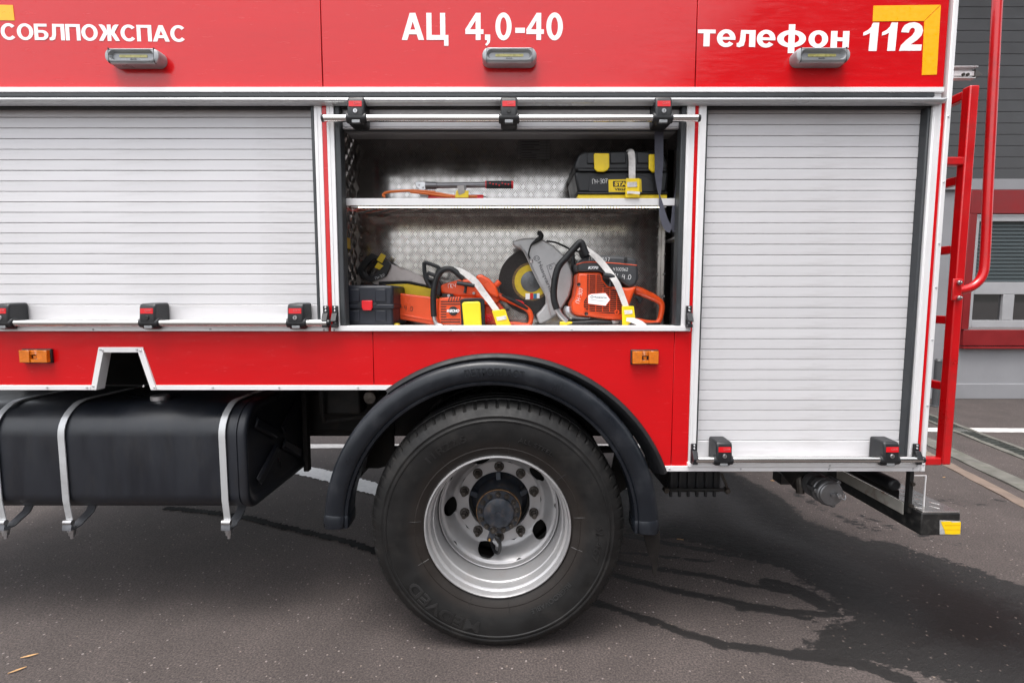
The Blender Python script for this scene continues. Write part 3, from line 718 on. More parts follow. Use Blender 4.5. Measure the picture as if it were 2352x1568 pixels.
# ---- frames round the shutters
def frame(a_, c_, z0_, z1_, y=-.004):
    b = MB().box(a_, c_, y, SH-.001, z0_, z1_)
    w_ = c_-a_
    b.box(a_+w_*.12, a_+w_*.45, y-.002, y+.001, z0_+.002, z1_-.002)      # raised rib of the profile
    return b.build('shutter_frame', WHITE, TR, bevel=.0015)
frame(xA0, xA1, zS1, zGut); frame(xB0, xB1, zS1, zGut); frame(xC0, xC1, zS1, zGut)
frame(xD0, xD1, zR1, zGut); frame(xE0, xE1, zR1, zGut)
frame_y = -.012
def seal(a_, c_, z0_, z1_, y0_=0.0, y1_=SH+.02): MB().box(a_, c_, y0_, y1_, z0_, z1_).build('shutter_seal', SEAL, TR, bevel=.004)
seal(xA0-.014, xA0-.0005, zS1, zGut, -.002); seal(xD1+.0005, xD1+.012, zR1, zGut, 0.010)
seal(xE0-.012, xE0-.0005, zR1, zGut, 0.004, SH+.03)
seal(xB1+.0005, xB1+.022, zS1, zGut, 0.0, 0.05); seal(xC0-.020, xC0-.0005, zS1, zGut, 0.0, 0.05)
# ---- sills
def sill(a_, c_, z0_, z1_, name='sill'): return MB().box(a_, c_, -.016, SH+.02, z0_, z1_).build(name, WHITE, TR, bevel=.002)
sill(XL, xA1+.003, zS0, zS1-.0005); sill(xB0-.003, xC1+.003, zS0, zS1-.0005); sill(xD0-.004, xE1+.006, zR0, zR1-.0005)

# ---- roller shutters
def slat_mesh(w, h):
    # gently crowned strip with rolled edges, standing 12 mm deep
    pr = [(0.011,0.0007),(0.0014,0.0008),(0.0002,0.0014),(0.0,0.0020),(0.0,h-.0022),(0.0002,h-.0016),(0.0014,h-.0010),(0.011,h-.0009)]
    return MB().loft([[(x, y, z) for y, z in pr] for x in (0, w)], closed=False, cap0=False, cap1=False)
def shutter(a_, c_, lines_z, zbot, name='roller_shutter'):
    back = MB().box(a_, c_, SH+.012, SH+.02, zbot, zGut+.01).build(name, DARK, TR, smooth=False)
    h = lines_z[0]-lines_z[1]
    src = None; z_ = lines_z[0]; zs = []
    while z_ < zGut: zs.append(z_); z_ += h
    z_ = lines_z[0]-h
    while z_ > lines_z[2]-h*.2: zs.append(z_); z_ -= h
    for z_ in zs:
        if src is None:
            src = slat_mesh(c_-a_, h).build('slat', SLAT, back, loc=(a_, SH, z_), smooth=False); o = src
        else: o = inst(src, 'slat', (a_, SH, z_), back)
        o.location.y = SH+random.uniform(-.0006, .0006)
    zl = min(zs)
    MB().box(a_, c_, SH-.003, SH+.011, zbot, zl-.0012).build('bottom_bar', SLAT, back, bevel=.002)
    return back
L1, L2 = Z(245), Z(318.5)
hL = (Z(245)-Z(699.3))/20.0 if True else 0
shutter(XL, xA0-.014, [Z(245, SH), Z(245, SH)-(Z(245, SH)-Z(699.3, SH))/19, Z(699.3, SH)], zS1)
n_r = 31
shutter(xD1+.012, xE0-.010, [Z(260.9, SH), Z(260.9, SH)-(Z(260.9, SH)-Z(1011, SH))/n_r, Z(1011, SH)], zR1)
# the raised shutter over the locker: its bottom bar and a strip of rubber
b = MB().box(xB1+.022, xC0-.020, SH-.012, SH+.012, Z(286), Z(243)); b.box(xB1+.022, xC0-.020, SH-.014, SH+.010, Z(290.5), Z(286)-.0008)
rs_ = b.build('raised_shutter', SLAT, TR, bevel=.002)
MB().box(xB1+.022, xC0-.02, SH-.004, SH+.008, Z(293), Z(290.5)-.0005).build('rubber_lip', SEAL, rs_, bevel=.001)

# ---- shutter handles: bar, latch housings, catches
BARY = -.030
def bar(u0, u1, v, xa=None, xb=None):
    z_ = Z(v, BARY); a_ = X(u0, v, BARY) if xa is None else xa; c_ = X(u1, v, BARY)
    h = MB().cyl((a_, BARY, z_), (c_, BARY, z_), .0135, n=20).build('handle_bar', CHROME, TR)
    for q in ((c_, 1),) if xa is not None else ((a_, -1), (c_, 1)):
        MB().cyl((q[0]+q[1]*.0005, BARY, z_), (q[0]+q[1]*.010, BARY, z_), .0142, .0125, n=20).build('end_cap', PLAST, h)
    return z_
latch_src = {}
def latch(x_, z_, w=.063, key=True):
    k = 'src'
    if k not in latch_src:
        # housing: rounded box leaning back at the top, saddle round the bar below
        pr = [(0.036,-.022),(-.030,-.026),(-.046,-.014),(-.050,.010),(-.046,.060),(-.040,.074),(0.036,.078)]
        b = MB().loft([[(sx*w/2, y, z) for y, z in pr] for sx in (-1, 1)])
        o = b.build('latch', PLAST, TR, bevel=.008, seg=3, loc=(x_, 0, z_))
        latch_src[k] = o
        s = MB().cyl((-.038, BARY, 0), (.038, BARY, 0), .0190, n=20).build('saddle', PLAST, o, bevel=.003, loc=(x_, 0, z_))
        lab = MB().add([(-.024,-.0500,.036),(.024,-.0500,.036),(.024,-.0488,.056),(-.024,-.0488,.056),(-.024,-.046,.036),(.024,-.046,.036),(.024,-.046,.056),(-.024,-.046,.056)],
                       [(0,1,2,3),(0,4,5,1),(1,5,6,2),(2,6,7,3),(3,7,4,0)]).build('label', REDPL, o, loc=(x_, 0, z_), smooth=False)
        tx = lettering('ÇLKM', -.006, .019, .042, .052, -.0504, mat('label_pink', (0.55, 0.16, 0.16), 0.5), o, depth=.0004); tx.location = (x_, 0, z_); setp(tx, o)
        lk = MB().lathe([(.0001,-.0525),(.0075,-.0525),(.0085,-.051),(.0085,-.044)], 0, .020, 20).build('lock', STEEL, o, loc=(x_, 0, z_))
        ks = MB().box(-.0012,.0012,-.0532,-.0524,.0155,.0245).build('keyhole', INK, o, loc=(x_, 0, z_), smooth=False)
        lip = MB().box(-.015,.015,-.047,-.036,-.0215,-.0105).build('release_button', LAMPG, o, loc=(x_, 0, z_), bevel=.001)
        latch_src['parts'] = [s, lab, tx, lk, ks, lip]
        return o
    o = inst(latch_src[k], 'latch', (x_, 0, z_), TR)
    for p in latch_src['parts']:
        nm = p.name.split('.')[0]
        if not key and nm == 'keyhole': continue
        c = inst(p, nm, (x_, 0, z_), o)
        if not key and nm == 'lock':
            c.data = c.data.copy(); c.data.materials.clear(); c.data.materials.append(INK)
    return o
zb = bar(745, 1602, 272)
for u, key in ((818, True), (1169, False), (1523, True)): latch(X(u, 262, -.04), zb, key=key)
zb = bar(0, 752, 741, xa=XL)
for u, key in ((5, True), (341, False), (680, True)): latch(X(u, 725, -.04), zb, key=key)
zb = bar(1597, 2116, 1055)
for u in (1665, 2050): latch(X(u, 1040, -.05), zb)

rivet_src = None
def rivet(x_, z_, y=-.016, r=.0042, parent=None):
    global rivet_src
    if rivet_src is None:
        rivet_src = MB().lathe([(.0012,.0004),(.0014,-.0012),(r*.7,-.0022),(r,-.0010),(r,.0006)], 0, 0, 10).build('rivet', STEEL, parent or TR, loc=(x_, y, z_)); return
    inst(rivet_src, 'rivet', (x_, y, z_), parent or TR)
def catch(u, v0, v1, lean=0):
    xa = X(u, v0, -.02); z1_ = Z(v0, -.02); z0_ = Z(v1, -.02); h = z1_-z0_; w = .011
    b = MB().box(xa-w, xa+w, -.022, -.0125, z0_, z1_)
    pr = [(-.0225, z1_-h*.32), (-.030, z1_-h*.34), (-.046, z1_-h*.70), (-.040, z1_-h*.74), (-.0225, z1_-h*.60)]
    b.loft([[(xa+s_*w*.95, y, z) for y, z in pr] for s_ in (-1, 1)])
    b.box(xa-w*.9, xa+w*.9, -.040, -.0225, z0_+.001, z0_+h*.16)
    o = b.build('catch', PLAST, TR, bevel=.0015)
    for f in (.08, .22): inst(rivet_src, 'rivet', (xa, -.0225, z1_-h*f), o)
    inst(rivet_src, 'rivet', (xa, -.0225, z1_-h*.78), o)
for u, v in ((222,756),(489,755),(748,757)): rivet(X(u, v), Z(v))
for u, v in ((770,757),(1037,757),(1312,757),(1580,756)): rivet(X(u, v), Z(v))
for u, v in ((1660,1065.5),(1900,1065.5),(2098,1065)): rivet(X(u, v), Z(v))
catch(748, 702, 752); catch(769, 702, 752); catch(1583, 702, 752); catch(1594.5, 1019, 1064); catch(2106, 1019, 1064)

# ---- lower red panels
def P(u, v): return at(u, v, 0.0)
arcC = at(1141, 1218, 0.0); arcR = 406/ (FPX/ (DIST*CP-(arcC[1]-CAMH)*SP))
xS1, xS2 = XM(857,762,858,884), XM(1549,764,1542,1060)
xP1 = xD0-.0005
notch = [P(216,896), P(231,799), P(327,799), P(358,896)]
zlow = zB0+.002
pa = [(XL, zS0-.001), (XL, zlow), (notch[0][0], zlow), notch[1], notch[2], (notch[3][0], zlow), (xS1-.001, zlow), (xS1-.001, zS0-.001)]
MB().prism(pa, 0.0, 0.02).build('lower_panel', RED, TR, bevel=.001, seg=1)
zlowC = zC0t+.003
aL = math.acos(-1) ; 
aL = PI-math.asin((zlow-arcC[1])/arcR); aR = math.asin((zlowC-arcC[1])/arcR)
arc = [(arcC[0]+arcR*math.cos(aL+(aR-aL)*i/40), arcC[1]+arcR*math.sin(aL+(aR-aL)*i/40)) for i in range(41)]
pb = [(xS1+.001, zS0-.001), (xS1+.001, zlow)] + arc + [(xS2-.001, zlowC), (xS2-.001, zS0-.001)]
MB().prism(pb, 0.0, 0.02).build('lower_panel', RED, TR, bevel=.001, seg=1)
MB().box(xS2+.001, xP1, 0.0, 0.02, zlowC, zS0-.001).build('lower_panel', RED, TR, bevel=.001, seg=1)
MB().box(xS1-.02, xS1+.02, .022, .03, zlow, zS0).build('seam_backing', DARK, TR, smooth=False)
MB().box(xS2-.02, xS2+.02, .022, .03, zlowC, zS0).build('seam_backing', DARK, TR, smooth=False)
# lower trim: straight runs, the notch edging, the rear run
def trim(poly, y=-.006, y1=.03): return MB().prism(poly, y, y1).build('edge_trim', WHITE, TR, bevel=.0012, seg=1)
no = [P(211,895), P(229,797), P(329,797), P(363,895)]; ni = [P(224.5,895), P(240,809), P(319.5,809), P(349,895)]
nlo = [(no[0][0], zB0), no[1], no[2], (no[3][0], zB0)]; nli = [(ni[0][0], zB0), ni[1], ni[2], (ni[3][0], zB0)]
trim([(XL, zB0), (nlo[0][0]-.0005, zB0), (nlo[0][0]+.002, zB1), (XL, zB1)])
trim([nlo[0], nli[0], nli[1], nlo[1]], -.007, .035); trim([nlo[1], nli[1], nli[2], nlo[2]], -.0065, .035); trim([nlo[2], nli[2], nli[3], nlo[3]], -.007, .035)
MB().box(X(60,850,.6), X(500,850,.6), .58, .60, zB0-.08, Z(760)).build('notch_shade_back', mat('notch_shade_black', (.0025,.0025,.0025), .9), TR, smooth=False); MB().box(X(60,850,.6), X(500,850,.3), .04, .579, Z(770), Z(768)).build('notch_shade_top', MATS['notch_shade_black'], TR, smooth=False)  # added near-black sheets stand in for the shade inside the open notch
trim([(nlo[3][0]+.0005, zB0), (X(893,894), zB0), (X(905,884), zB1), (nlo[3][0]-.004, zB1)])
trim([(X(1516,1081), zC0t), (xF0-.001, zC0t), (xF0-.001, zC1t), (X(1512,1070), zC1t)])
for u, v in ((112,889),(203,889),(218,886),(333,886),(357,889),(234,802),(239,804),(317,802),(326,805),(491,889),(643,889),(823,889)): rivet(X(u,v), Z(v), -.0075, .003)
for u, v in ((1537,1075),(1700,1075),(1902,1075),(2094,1075)): rivet(X(u,v), Z(v), -.0065)
for v in (270, 420, 560, 660, 780, 930, 1065): rivet((xF0+XR)/2, Z(v), -.0105)

# ---- marker lamps
def marker(u0, u1, v0, v1):
    a_, c_ = X(u0, v0, -.02), X(u1, v0, -.02); z0_, z1_ = Z(v1, -.02), Z(v0, -.02)
    base = MB().box(a_-.004, c_+.004, -.010, .0, z0_-.004, z1_+.004).build('marker_lamp', PLAST, TR, bevel=.002)
    w = c_-a_; h = z1_-z0_; b = MB()
    b.box(a_, a_+w*.36, -.026, -.010, z0_, z1_); b.box(a_+w*.64, c_, -.026, -.010, z0_, z1_)
    b.box(a_+w*.362, a_+w*.638, -.022, -.010, z0_, z0_+h*.28); b.box(a_+w*.362, a_+w*.638, -.021, -.010, z0_+h*.62, z1_)
    for k in range(5): b.box(a_+w*.37, a_+w*.63, -.0225, -.021, z0_+h*(.64+.065*k), z0_+h*(.67+.065*k))
    b.box(a_+w*.44, a_+w*.56, -.018, -.010, z0_+h*.34, z0_+h*.56)
    for k in range(8):                        # cells of the side reflectors
        for j in range(7):
            for sx in (0.03, 0.67):
                cx_ = a_+w*(sx+.04*k+.02*(j % 2)); cz_ = z0_+h*(.09+.135*j)
                b.add([(cx_-.0016,-.026,cz_-.0018),(cx_+.0016,-.026,cz_-.0018),(cx_,-.026,cz_+.0022),(cx_,-.0278,cz_)], [(0,1,3),(1,2,3),(2,0,3)])
    b.build('lens', AMBER, base, bevel=.0008, seg=1)
marker(46, 109, 804, 832); marker(1453, 1512, 806, 835)

# ---- lamps on the upper panels
def work_lamp(u, v):
    cx, cz = X(u, v, -.04), Z(v, -.04); W, H = .203, .056
    o1 = rrect(cx, cz, W, H, .026); o2 = rrect(cx, cz, W-.006, H-.006, .023); o3 = rrect(cx, cz, W-.026, H-.014, .020)
    i0 = rrect(cx, cz, .166, .036, .0175); i1 = rrect(cx, cz, .150, .024, .0115)
    b = MB().loft([ring(o1, 0.0), ring(o1, -.032), ring(o2, -.043), ring(o3, -.047), ring(i0, -.047), ring(i1, -.034)], True, True)
    lamp = b.build('work_lamp', LAMPG, TR, angle=40)
    MB().prism(rrect(cx, cz+.002, .104, .0095, .003, 3), -.0355, -.033).build('led_strip', LEDY, lamp, smooth=False)
    for s_ in (-1, 1):
        MB().box(cx+s_*.0835-.0008, cx+s_*.0835+.0008, -.0476, -.020, cz-.0262, cz+.0262).build('housing_joint', PLAST, lamp, smooth=False)
    lettering('BRANEL', cx-.012, cx+.012, cz-.0105, cz-.0065, -.0344, INK, lamp, offset=.02, depth=.0004)
    MB().box(cx-.0835, cx+.0835, -.0478, -.0468, cz+.0195, cz+.0203).build('housing_line', PLAST, lamp, smooth=False)
    return lamp
work_lamp(304, 129); work_lamp(1170, 127); work_lamp(1890, 127)

# ---- lettering and reflective tape
glyphs('МОСОБЛПОЖСПАС', -76, 427, 90.8, 53.4, TR, gap=.055, tilt=-.0115)
glyphs('АЦ', 923, 1030, 92.5, 30.5, TR, gap=.10); glyphs('4', 1069, 1110.5, 92.5, 30.5, TR); glyphs(',', 1114, 1126, 92.5, 30.5, TR)
glyphs('0', 1138, 1175, 92.5, 30.5, TR); glyphs('-', 1183.5, 1205.5, 92.5, 30.5, TR); glyphs('40', 1209, 1292.5, 92.5, 30.5, TR, gap=.10)
glyphs('теле', 1602, 1780, 107, 68.5, TR, gap=.07, tilt=-.012); glyphs('ф', 1784, 1850, 108.5, 71, TR); glyphs('он', 1856, 1949, 109.5, 71.5, TR, gap=.13, tilt=-.008)
glyphs('112', 1979, 2116, 118, 53, TR, gap=.13, tilt=.006, slant=.04)
def tape(poly): MB().prism([P(*p) for p in poly], -.0012, .0002).build('reflective_tape', REFL, TR, smooth=False)
tape([(2006,14),(2159.5,12),(2122,49),(2004,50)]); tape([(2160.5,13),(2151,172),(2117,173),(2122.5,50)]); tape([(-60,11),(30,12.5),(34,48),(-60,46)])

# ---- wheel arch rubber and mudguard
arch = [(arcR-.002,-.002),(arcR+.008,-.012),(arcR+.004,-.024),(arcR-.008,-.030),(arcR-.020,-.022),(arcR-.026,-.004),(arcR-.045,.02)]
MB().lathe(arch, arcC[0], arcC[1], 72, aR-.005, aL+.01).build('arch_rubber', RUBBER, TR, angle=60)
fc = at(1128, 1214, -.05); sF = FPX/((DIST-.05)*CP-(fc[1]-CAMH)*SP)
ro, ri = 390/sF, 331/sF; w_ = ro-ri
fp = [(ri+.004, .06), (ri, .0), (ri, -.026), (ri+.003, -.038), (ri+.013, -.041), (ri+.0165, -.036), (ri+.020, -.042), (ri+.032, -.047), (ri+w_*.55, -.050),
      (ri+w_*.80, -.046), (ri+w_*.94, -.032), (ro-.002, -.010), (ro, .02), (ro+.003, .30), (ro, .56), (ro-.02, .56), (ro-.018, .30), (ro-.02, .02)]
fend = MB().lathe(fp, fc[0], fc[1], 90, math.radians(2), math.radians(176)).build('mudguard', FEND, TR, angle=50)
for s_ in (0, 1):                                      # moulded sleeve at either end
    ang = math.radians(2 if s_ == 0 else 176); cs = [(r, y) for r, y in fp[:12]]
    loops = []
    for da, gsc in ((-.012, 1.0), (0.0, 1.045), (.035, 1.06), (.072, 1.05), (.080, .95)):
        a = ang-da if s_ == 0 else ang+da
        mid = (ri+ro)/2
        loops.append([(fc[0]+(mid+(r-mid)*gsc)*math.cos(a), y*gsc-(gsc-1)*.02, fc[1]+(mid+(r-mid)*gsc)*math.sin(a)) for r, y in cs])
    MB().loft(loops, False, True).build('mudguard_sleeve', FEND, fend, angle=50)
def bend(x, y, z):
    a = PI/2 - x/(ri+w_*.5); r = ri + z
    return (fc[0]+r*math.cos(a), y, fc[1]+r*math.sin(a))
lettering('ПЕТРОПЛАСТ', -.115+.015, .115+.015, w_*.40, w_*.70, -.0490, FEND, fend, offset=.01, depth=.003, fn=bend)
MB().prism([at(u, v, .04) for u, v in ((1478,1218),(1516,1220),(1515,1262),(1510,1300),(1508,1322),(1503,1326),(1500,1318),(1498,1296),(1490,1275),(1483,1250))], .04, .048).build('mud_flap', mat('torn_rubber', (0.013,0.011,0.010), .8, var=.4, vscale=30, spec=.2), fend, smooth=False)
# inner liner flaps seen through the arch
for u0, u1, v0, v1 in ((840, 905, 930, 1075), (1395, 1440, 1000, 1130)):
    MB().prism([at(u0+25,v0,.35), at(u1,v0,.35), at(u1,v1-10,.35), at(u0+30,v1,.35), at(u0,v1,.35)], .35, .365).build('inner_flap', DARK, fend, smooth=False)

# ---- wheel
RY = 0.0
WX, WZ = at(1143, 1209, RY)
WZ = 0.512
wc = (WX, RY, WZ)
TR_ = .524
tyre_prof = [(.292,.030),(.297,.006),(.304,-.004),(.3065,-.003),(.312,-.007),(.335,-.0165),(.338,-.0155),(.345,-.018),(.380,-.030),(.420,-.036),(.445,-.035),
             (.448,-.0375),(.453,-.0375),(.456,-.034),(.462,-.033),(.465,-.0345),(.470,-.0345),(.474,-.031),(.486,-.026),(.494,-.018),(.498,-.016),(.504,-.008),(.512,.000),(.5165,.008),
             (.520,.020),(.522,.040),(.514,.042),(.514,.050),(.5235,.052),(.5245,.090),(.514,.092),(.514,.102),(.5245,.104),(.5245,.150),(.514,.152),(.514,.162),(.5235,.164),(.522,.205),(.519,.230),(.508,.247),(.48,.262),(.42,.270),(.34,.262),(.296,.235)]
SEGT = 432
def tmod(i, pr):
    k = i % 6
    if k in (0,):
        return [(r-(.007 if .503 < r < .5185 and y < .03 else .004 if r > .5185 and y < .045 else .002 if .485 < r < .503 and y < 0 else 0), y) for r, y in pr]
    return pr
def rubber_mat():
    m = mat('tyre_rubber', (0.0075, 0.0072, 0.0072), 0.56, spec=0.35, var=0.25, vscale=16, bump=0.12, bscale=260, dirt=(0.030, 0.027, 0.0245), dirt_amt=0.55, dirt_scale=9)
    nt = m.node_tree; L = nt.links; b = nt.nodes['Principled BSDF']
    # brownish brake dust round the bead (distance from the hub)
    tc = nt.nodes['Texture Coordinate']; sp = _n(nt, 'ShaderNodeSeparateXYZ'); L.new(tc.outputs['Object'], sp.inputs[0])
    cb = _n(nt, 'ShaderNodeCombineXYZ'); L.new(sp.outputs['X'], cb.inputs['X']); L.new(sp.outputs['Z'], cb.inputs['Z'])
    ln = _n(nt, 'ShaderNodeVectorMath', operation='LENGTH'); L.new(cb.outputs[0], ln.inputs[0])
    r = _n(nt, 'ShaderNodeMapRange'); r.inputs['From Min'].default_value = .375; r.inputs['From Max'].default_value = .345; r.inputs['To Max'].default_value = .55
    L.new(ln.outputs['Value'], r.inputs['Value'])
    mm = _n(nt, 'ShaderNodeMix', data_type='RGBA'); L.new(r.outputs[0], mm.inputs['Factor'])
    L.new(b.inputs['Base Color'].links[0].from_socket, mm.inputs['A']); mm.inputs['B'].default_value = (.022, .0165, .0135, 1)
    L.new(mm.outputs['Result'], b.inputs['Base Color'])
    return m
TYRE = rubber_mat()
# disc with five hand holes
dprof = [(.2625,.150),(.2635,.156),(.262,.176),(.258,.181),(.250,.180),(.245,.184),(.232,.205),(.214,.244),(.206,.252),(.2035,.2485),(.200,.252),(.190,.256),(.142,.256),(.140,.258),(.140,.268),(.19,.268),(.206,.266),(.222,.250),(.242,.205),(.25,.192),(.2625,.150)]
def dy_(r):
    fr_ = [(.2625,.150),(.2635,.156),(.262,.176),(.258,.181),(.252,.180),(.246,.184),(.232,.206),(.214,.243),(.206,.252),(.2035,.2485),(.200,.252),(.190,.256),(.142,.256)]
    for (r0, y0), (r1, y1) in zip(fr_, fr_[1:]):
        if r1 <= r <= r0: return y0+(y1-y0)*(r0-r)/(r0-r1+1e-9)
    return .256
db = MB()
RI, RO, NS = .190, .253, 64
for k in range(5):                     # five sectors, each a patch of the cone round one hand hole
    a0 = -math.radians(33+72*k); ha = PI/5; loops = []
    hr, hw, hh_ = .2205, .0400/.2205, .0250
    for t in (0.0, .06, .2, .4, .6, .8, 1.0):
        lp_ = []
        for i in range(NS):
            an = 2*PI*i/NS; c_, s_ = math.cos(an), math.sin(an)
            ex, ez = hw*c_, hh_*s_
            kx = ha/abs(c_) if abs(c_) > 1e-9 else 1e9
            kz = ((RO-hr) if s_ > 0 else (hr-RI))/abs(s_) if abs(s_) > 1e-9 else 1e9
            # walk out along the ellipse's bearing to the edge of the sector
            m_ = min(ha/abs(ex) if abs(ex) > 1e-9 else 1e9, ((RO-hr) if ez > 0 else (hr-RI))/abs(ez) if abs(ez) > 1e-9 else 1e9)
            q = 1+(m_-1)*t
            aa, rr = a0+ex*q, hr+ez*q
            y_ = dy_(rr)
            if t == 0.0: y_ += .006
            lp_.append((rr*math.cos(aa), y_, rr*math.sin(aa)))
        loops.append(lp_)
    db.loft(loops, False, False)
db.lathe([(.2665,.176),(.2640,.176),(.2635,.152),(.2620,.148),(.2590,.150),(.2580,.172),(.256,.178),(.253,.180)], 0, 0, 96)
db.lathe([(.190,.256),(.142,.256),(.140,.258),(.140,.285)], 0, 0, 96)
disc0 = db.build('wheel', RIM, TR, loc=wc, angle=40)
WH = disc0
def wpart(b, name, m, **k): return b.build(name, m, WH, loc=wc, **k)
tyre = wpart(MB().lathe(tyre_prof, 0, 0, SEGT, mod=tmod), 'tyre', TYRE, angle=28)
rim_prof = [(.2965,.012),(.3005,.004),(.3010,-.004),(.2985,-.010),(.2945,-.011),(.2915,-.006),(.2895,.006),(.2880,.022),(.2845,.026),(.2800,.028),(.2785,.033),(.2770,.062),(.2740,.068),(.2715,.070),(.2700,.076),(.2690,.110),(.2680,.150),(.267,.240)]
wpart(MB().lathe(rim_prof, 0, 0, 128), 'rim', RIM, angle=32)
# hub
hub = [(.136,.330),(.128,.300),(.112,.285),(.106,.262),(.102,.205),(.098,.168)]
wpart(MB().lathe(hub, 0, 0, 48), 'hub', HUBM)
for k in range(5):
    b = MB(); a = math.radians(20+72*k); c_, s_ = math.cos(a), math.sin(a)
    b.loft([[(r*c_-t*s_, y, r*s_+t*c_) for t, y in ((-.012,y0),(.012,y0),(.012,y0+.05),(-.012,y0+.05))] for r, y0 in ((.09,.245),(.139,.262))])
    wpart(b, 'hub_rib', HUBM, bevel=.003)
wpart(MB().lathe([(.001,.34),(.15,.34)], 0, 0, 40), 'hub_back', DARK); wpart(MB().lathe([(.13,.30),(.205,.30),(.215,.31),(.262,.33)], 0, 0, 48), 'brake_drum', DARK)
flange = [(.0001,.118),(.012,.118),(.013,.121),(.030,.122),(.058,.127),(.066,.131),(.0685,.136),(.070,.139),(.092,.139),(.095,.142),(.0955,.150),(.0975,.152),(.0985,.158),(.097,.162)]
wpart(MB().lathe(flange, 0, 0, 56), 'hub_cap', HUBM, angle=30)
wpart(MB().lathe([(.0958,.1505),(.0985,.1500),(.0992,.153),(.0975,.155)], 0, 0, 56), 'hub_gasket', mat('gasket_rust', (.22,.12,.05), .7, var=.4, vscale=60))
hexa = [(math.cos(PI/3*i), math.sin(PI/3*i)) for i in range(6)]
def hexbolt(x_, z_, r, y0, y1, name, m):
    b = MB().lathe([(.0001,y0-.006),(r*.45,y0-.006),(r*.5,y0-.004),(r*.5,y0)], x_, z_, 10)
    b.loft([[(x_+r*c, y0, z_+r*s) for c, s in hexa], [(x_+r*c, y1, z_+r*s) for c, s in hexa]])
    b.lathe([(r*1.25,y1),(r*1.3,y1+.001),(r*1.3,y1+.004)], x_, z_, 14); b.lathe([(r*.6,y1),(r*1.25,y1)], x_, z_, 14)
    return wpart(b, name, m, bevel=.001, seg=1)
for k in range(13):
    a = math.radians(8+360/13*k); hexbolt(.0815*math.cos(a), .0815*math.sin(a), .0095, .126, .136, 'hub_bolt', NUT)
for k in range(10):
    a = math.radians(18+36*k); x_, z_ = .1675*math.cos(a), .1675*math.sin(a)
    b = MB().lathe([(.0001,.205),(.0095,.205),(.0105,.207),(.0105,.226)], x_, z_, 12)
    b.loft([[(x_+.0165*c, .224, z_+.0165*s) for c, s in hexa], [(x_+.0165*c, .246, z_+.0165*s) for c, s in hexa]])
    b.lathe([(.0165,.246),(.0215,.2465),(.0225,.250),(.0225,.257)], x_, z_, 18)
    wpart(b, 'lug_nut', NUT, bevel=.0012, seg=1)
# valve extension: bracket, union and a corrugated hose going back through the lower hand hole
a = math.radians(-108)
cq = lambda r, t: (r*math.cos(a)-t*math.sin(a), r*math.sin(a)+t*math.cos(a))
MBp = [cq(.066,-.014), cq(.128,-.013), cq(.133,-.006), cq(.133,.008), cq(.128,.014), cq(.066,.016)]
wpart(MB().prism(MBp, .126, .133), 'valve_bracket', HUBM, bevel=.002)
x_, z_ = cq(.121, -.002); hexbolt(x_, z_, .006, .116, .126, 'valve_union', mat('brass', (.45,.28,.10), .4, .8))
x_, z_ = cq(.078, .001); hexbolt(x_, z_, .0115, .112, .125, 'hub_bolt', NUT)
hp = catmull([Vector(p) for p in ((cq(.105,.014)[0], .137, cq(.105,.014)[1]), (.002,.130,-.118), (.006,.140,-.160), (-.002,.165,-.196), (-.020,.200,-.208), (-.035,.245,-.196), (-.045,.30,-.185))], 12)
wpart(MB().tube(hp, [.0078 if i % 2 else .0066 for i in range(len(hp))], 10, smooth=False), 'valve_hose', RUBBER, angle=80)
# raised writing on the sidewall
LETT = mat('tyre_lettering', (0.014, 0.0137, 0.0137), 0.42, var=0.2)
def sidewall(s, rin, h, deg, arc, y0=-.0300, flip=False, off=0.0, sl=-.06):
    def fn(x, y, z):
        r = rin+z if not flip else rin+h-z
        aa = math.radians(deg) - (x/(rin+h/2) if not flip else -x/(rin+h/2))
        yy = prof_y(r) - (.0028 if y < -.5e-3 else -.001)
        return (r*math.cos(aa), yy, r*math.sin(aa))
    o = lettering(s, -arc/2, arc/2, 0, h, 0.0, LETT, WH, depth=.002, fn=fn, name='sidewall_lettering', offset=off); o.location = wc; setp(o, WH)
def prof_y(r):
    for (r0, y0), (r1, y1) in zip(tyre_prof, tyre_prof[1:]):
        if r0 <= r <= r1 and y0 < .03: return y0+(y1-y0)*(r-r0)/(r1-r0+1e-9)
    return -.03
sidewall('MEDVED', .392, .046, 236, .34, flip=False, off=.02)
sidewall('REGROOVABLE', .362, .018, 307, .20)
sidewall('Я-467', .396, .030, 352, .145)
sidewall('ALL STEEL', .372, .018, 66, .15)
sidewall('11R22.5', .384, .030, 121, .18, off=.01)
for (aa, rr) in ((30, .425), (100, .425)):
    b = MB().lathe([(.0095,-.0385),(.0115,-.0385)], rr*math.cos(math.radians(aa)), rr*math.sin(math.radians(aa)), 20); wpart(b, 'sidewall_mark', LETT)
for aa in (8, 40, 82, 128, 175, 205, 250, 278, 318, 345):        # mould lines across the bead zone
    c_, s_ = math.cos(math.radians(aa)), math.sin(math.radians(aa))
    wpart(MB().tube([(r*c_, prof_y(r)-.0004, r*s_) for r in (.312,.322,.334,.346,.356)], .0007, 4), 'mould_line', LETT)
# inner twin tyre and the wheels on the far side
inner = inst(tyre, 'inner_tyre', (WX, .335, WZ), TR)
o = inst(tyre, 'far_tyre', (WX, 1.93, WZ), TR); o = inst(tyre, 'far_tyre', (WX, 2.25, WZ), TR)

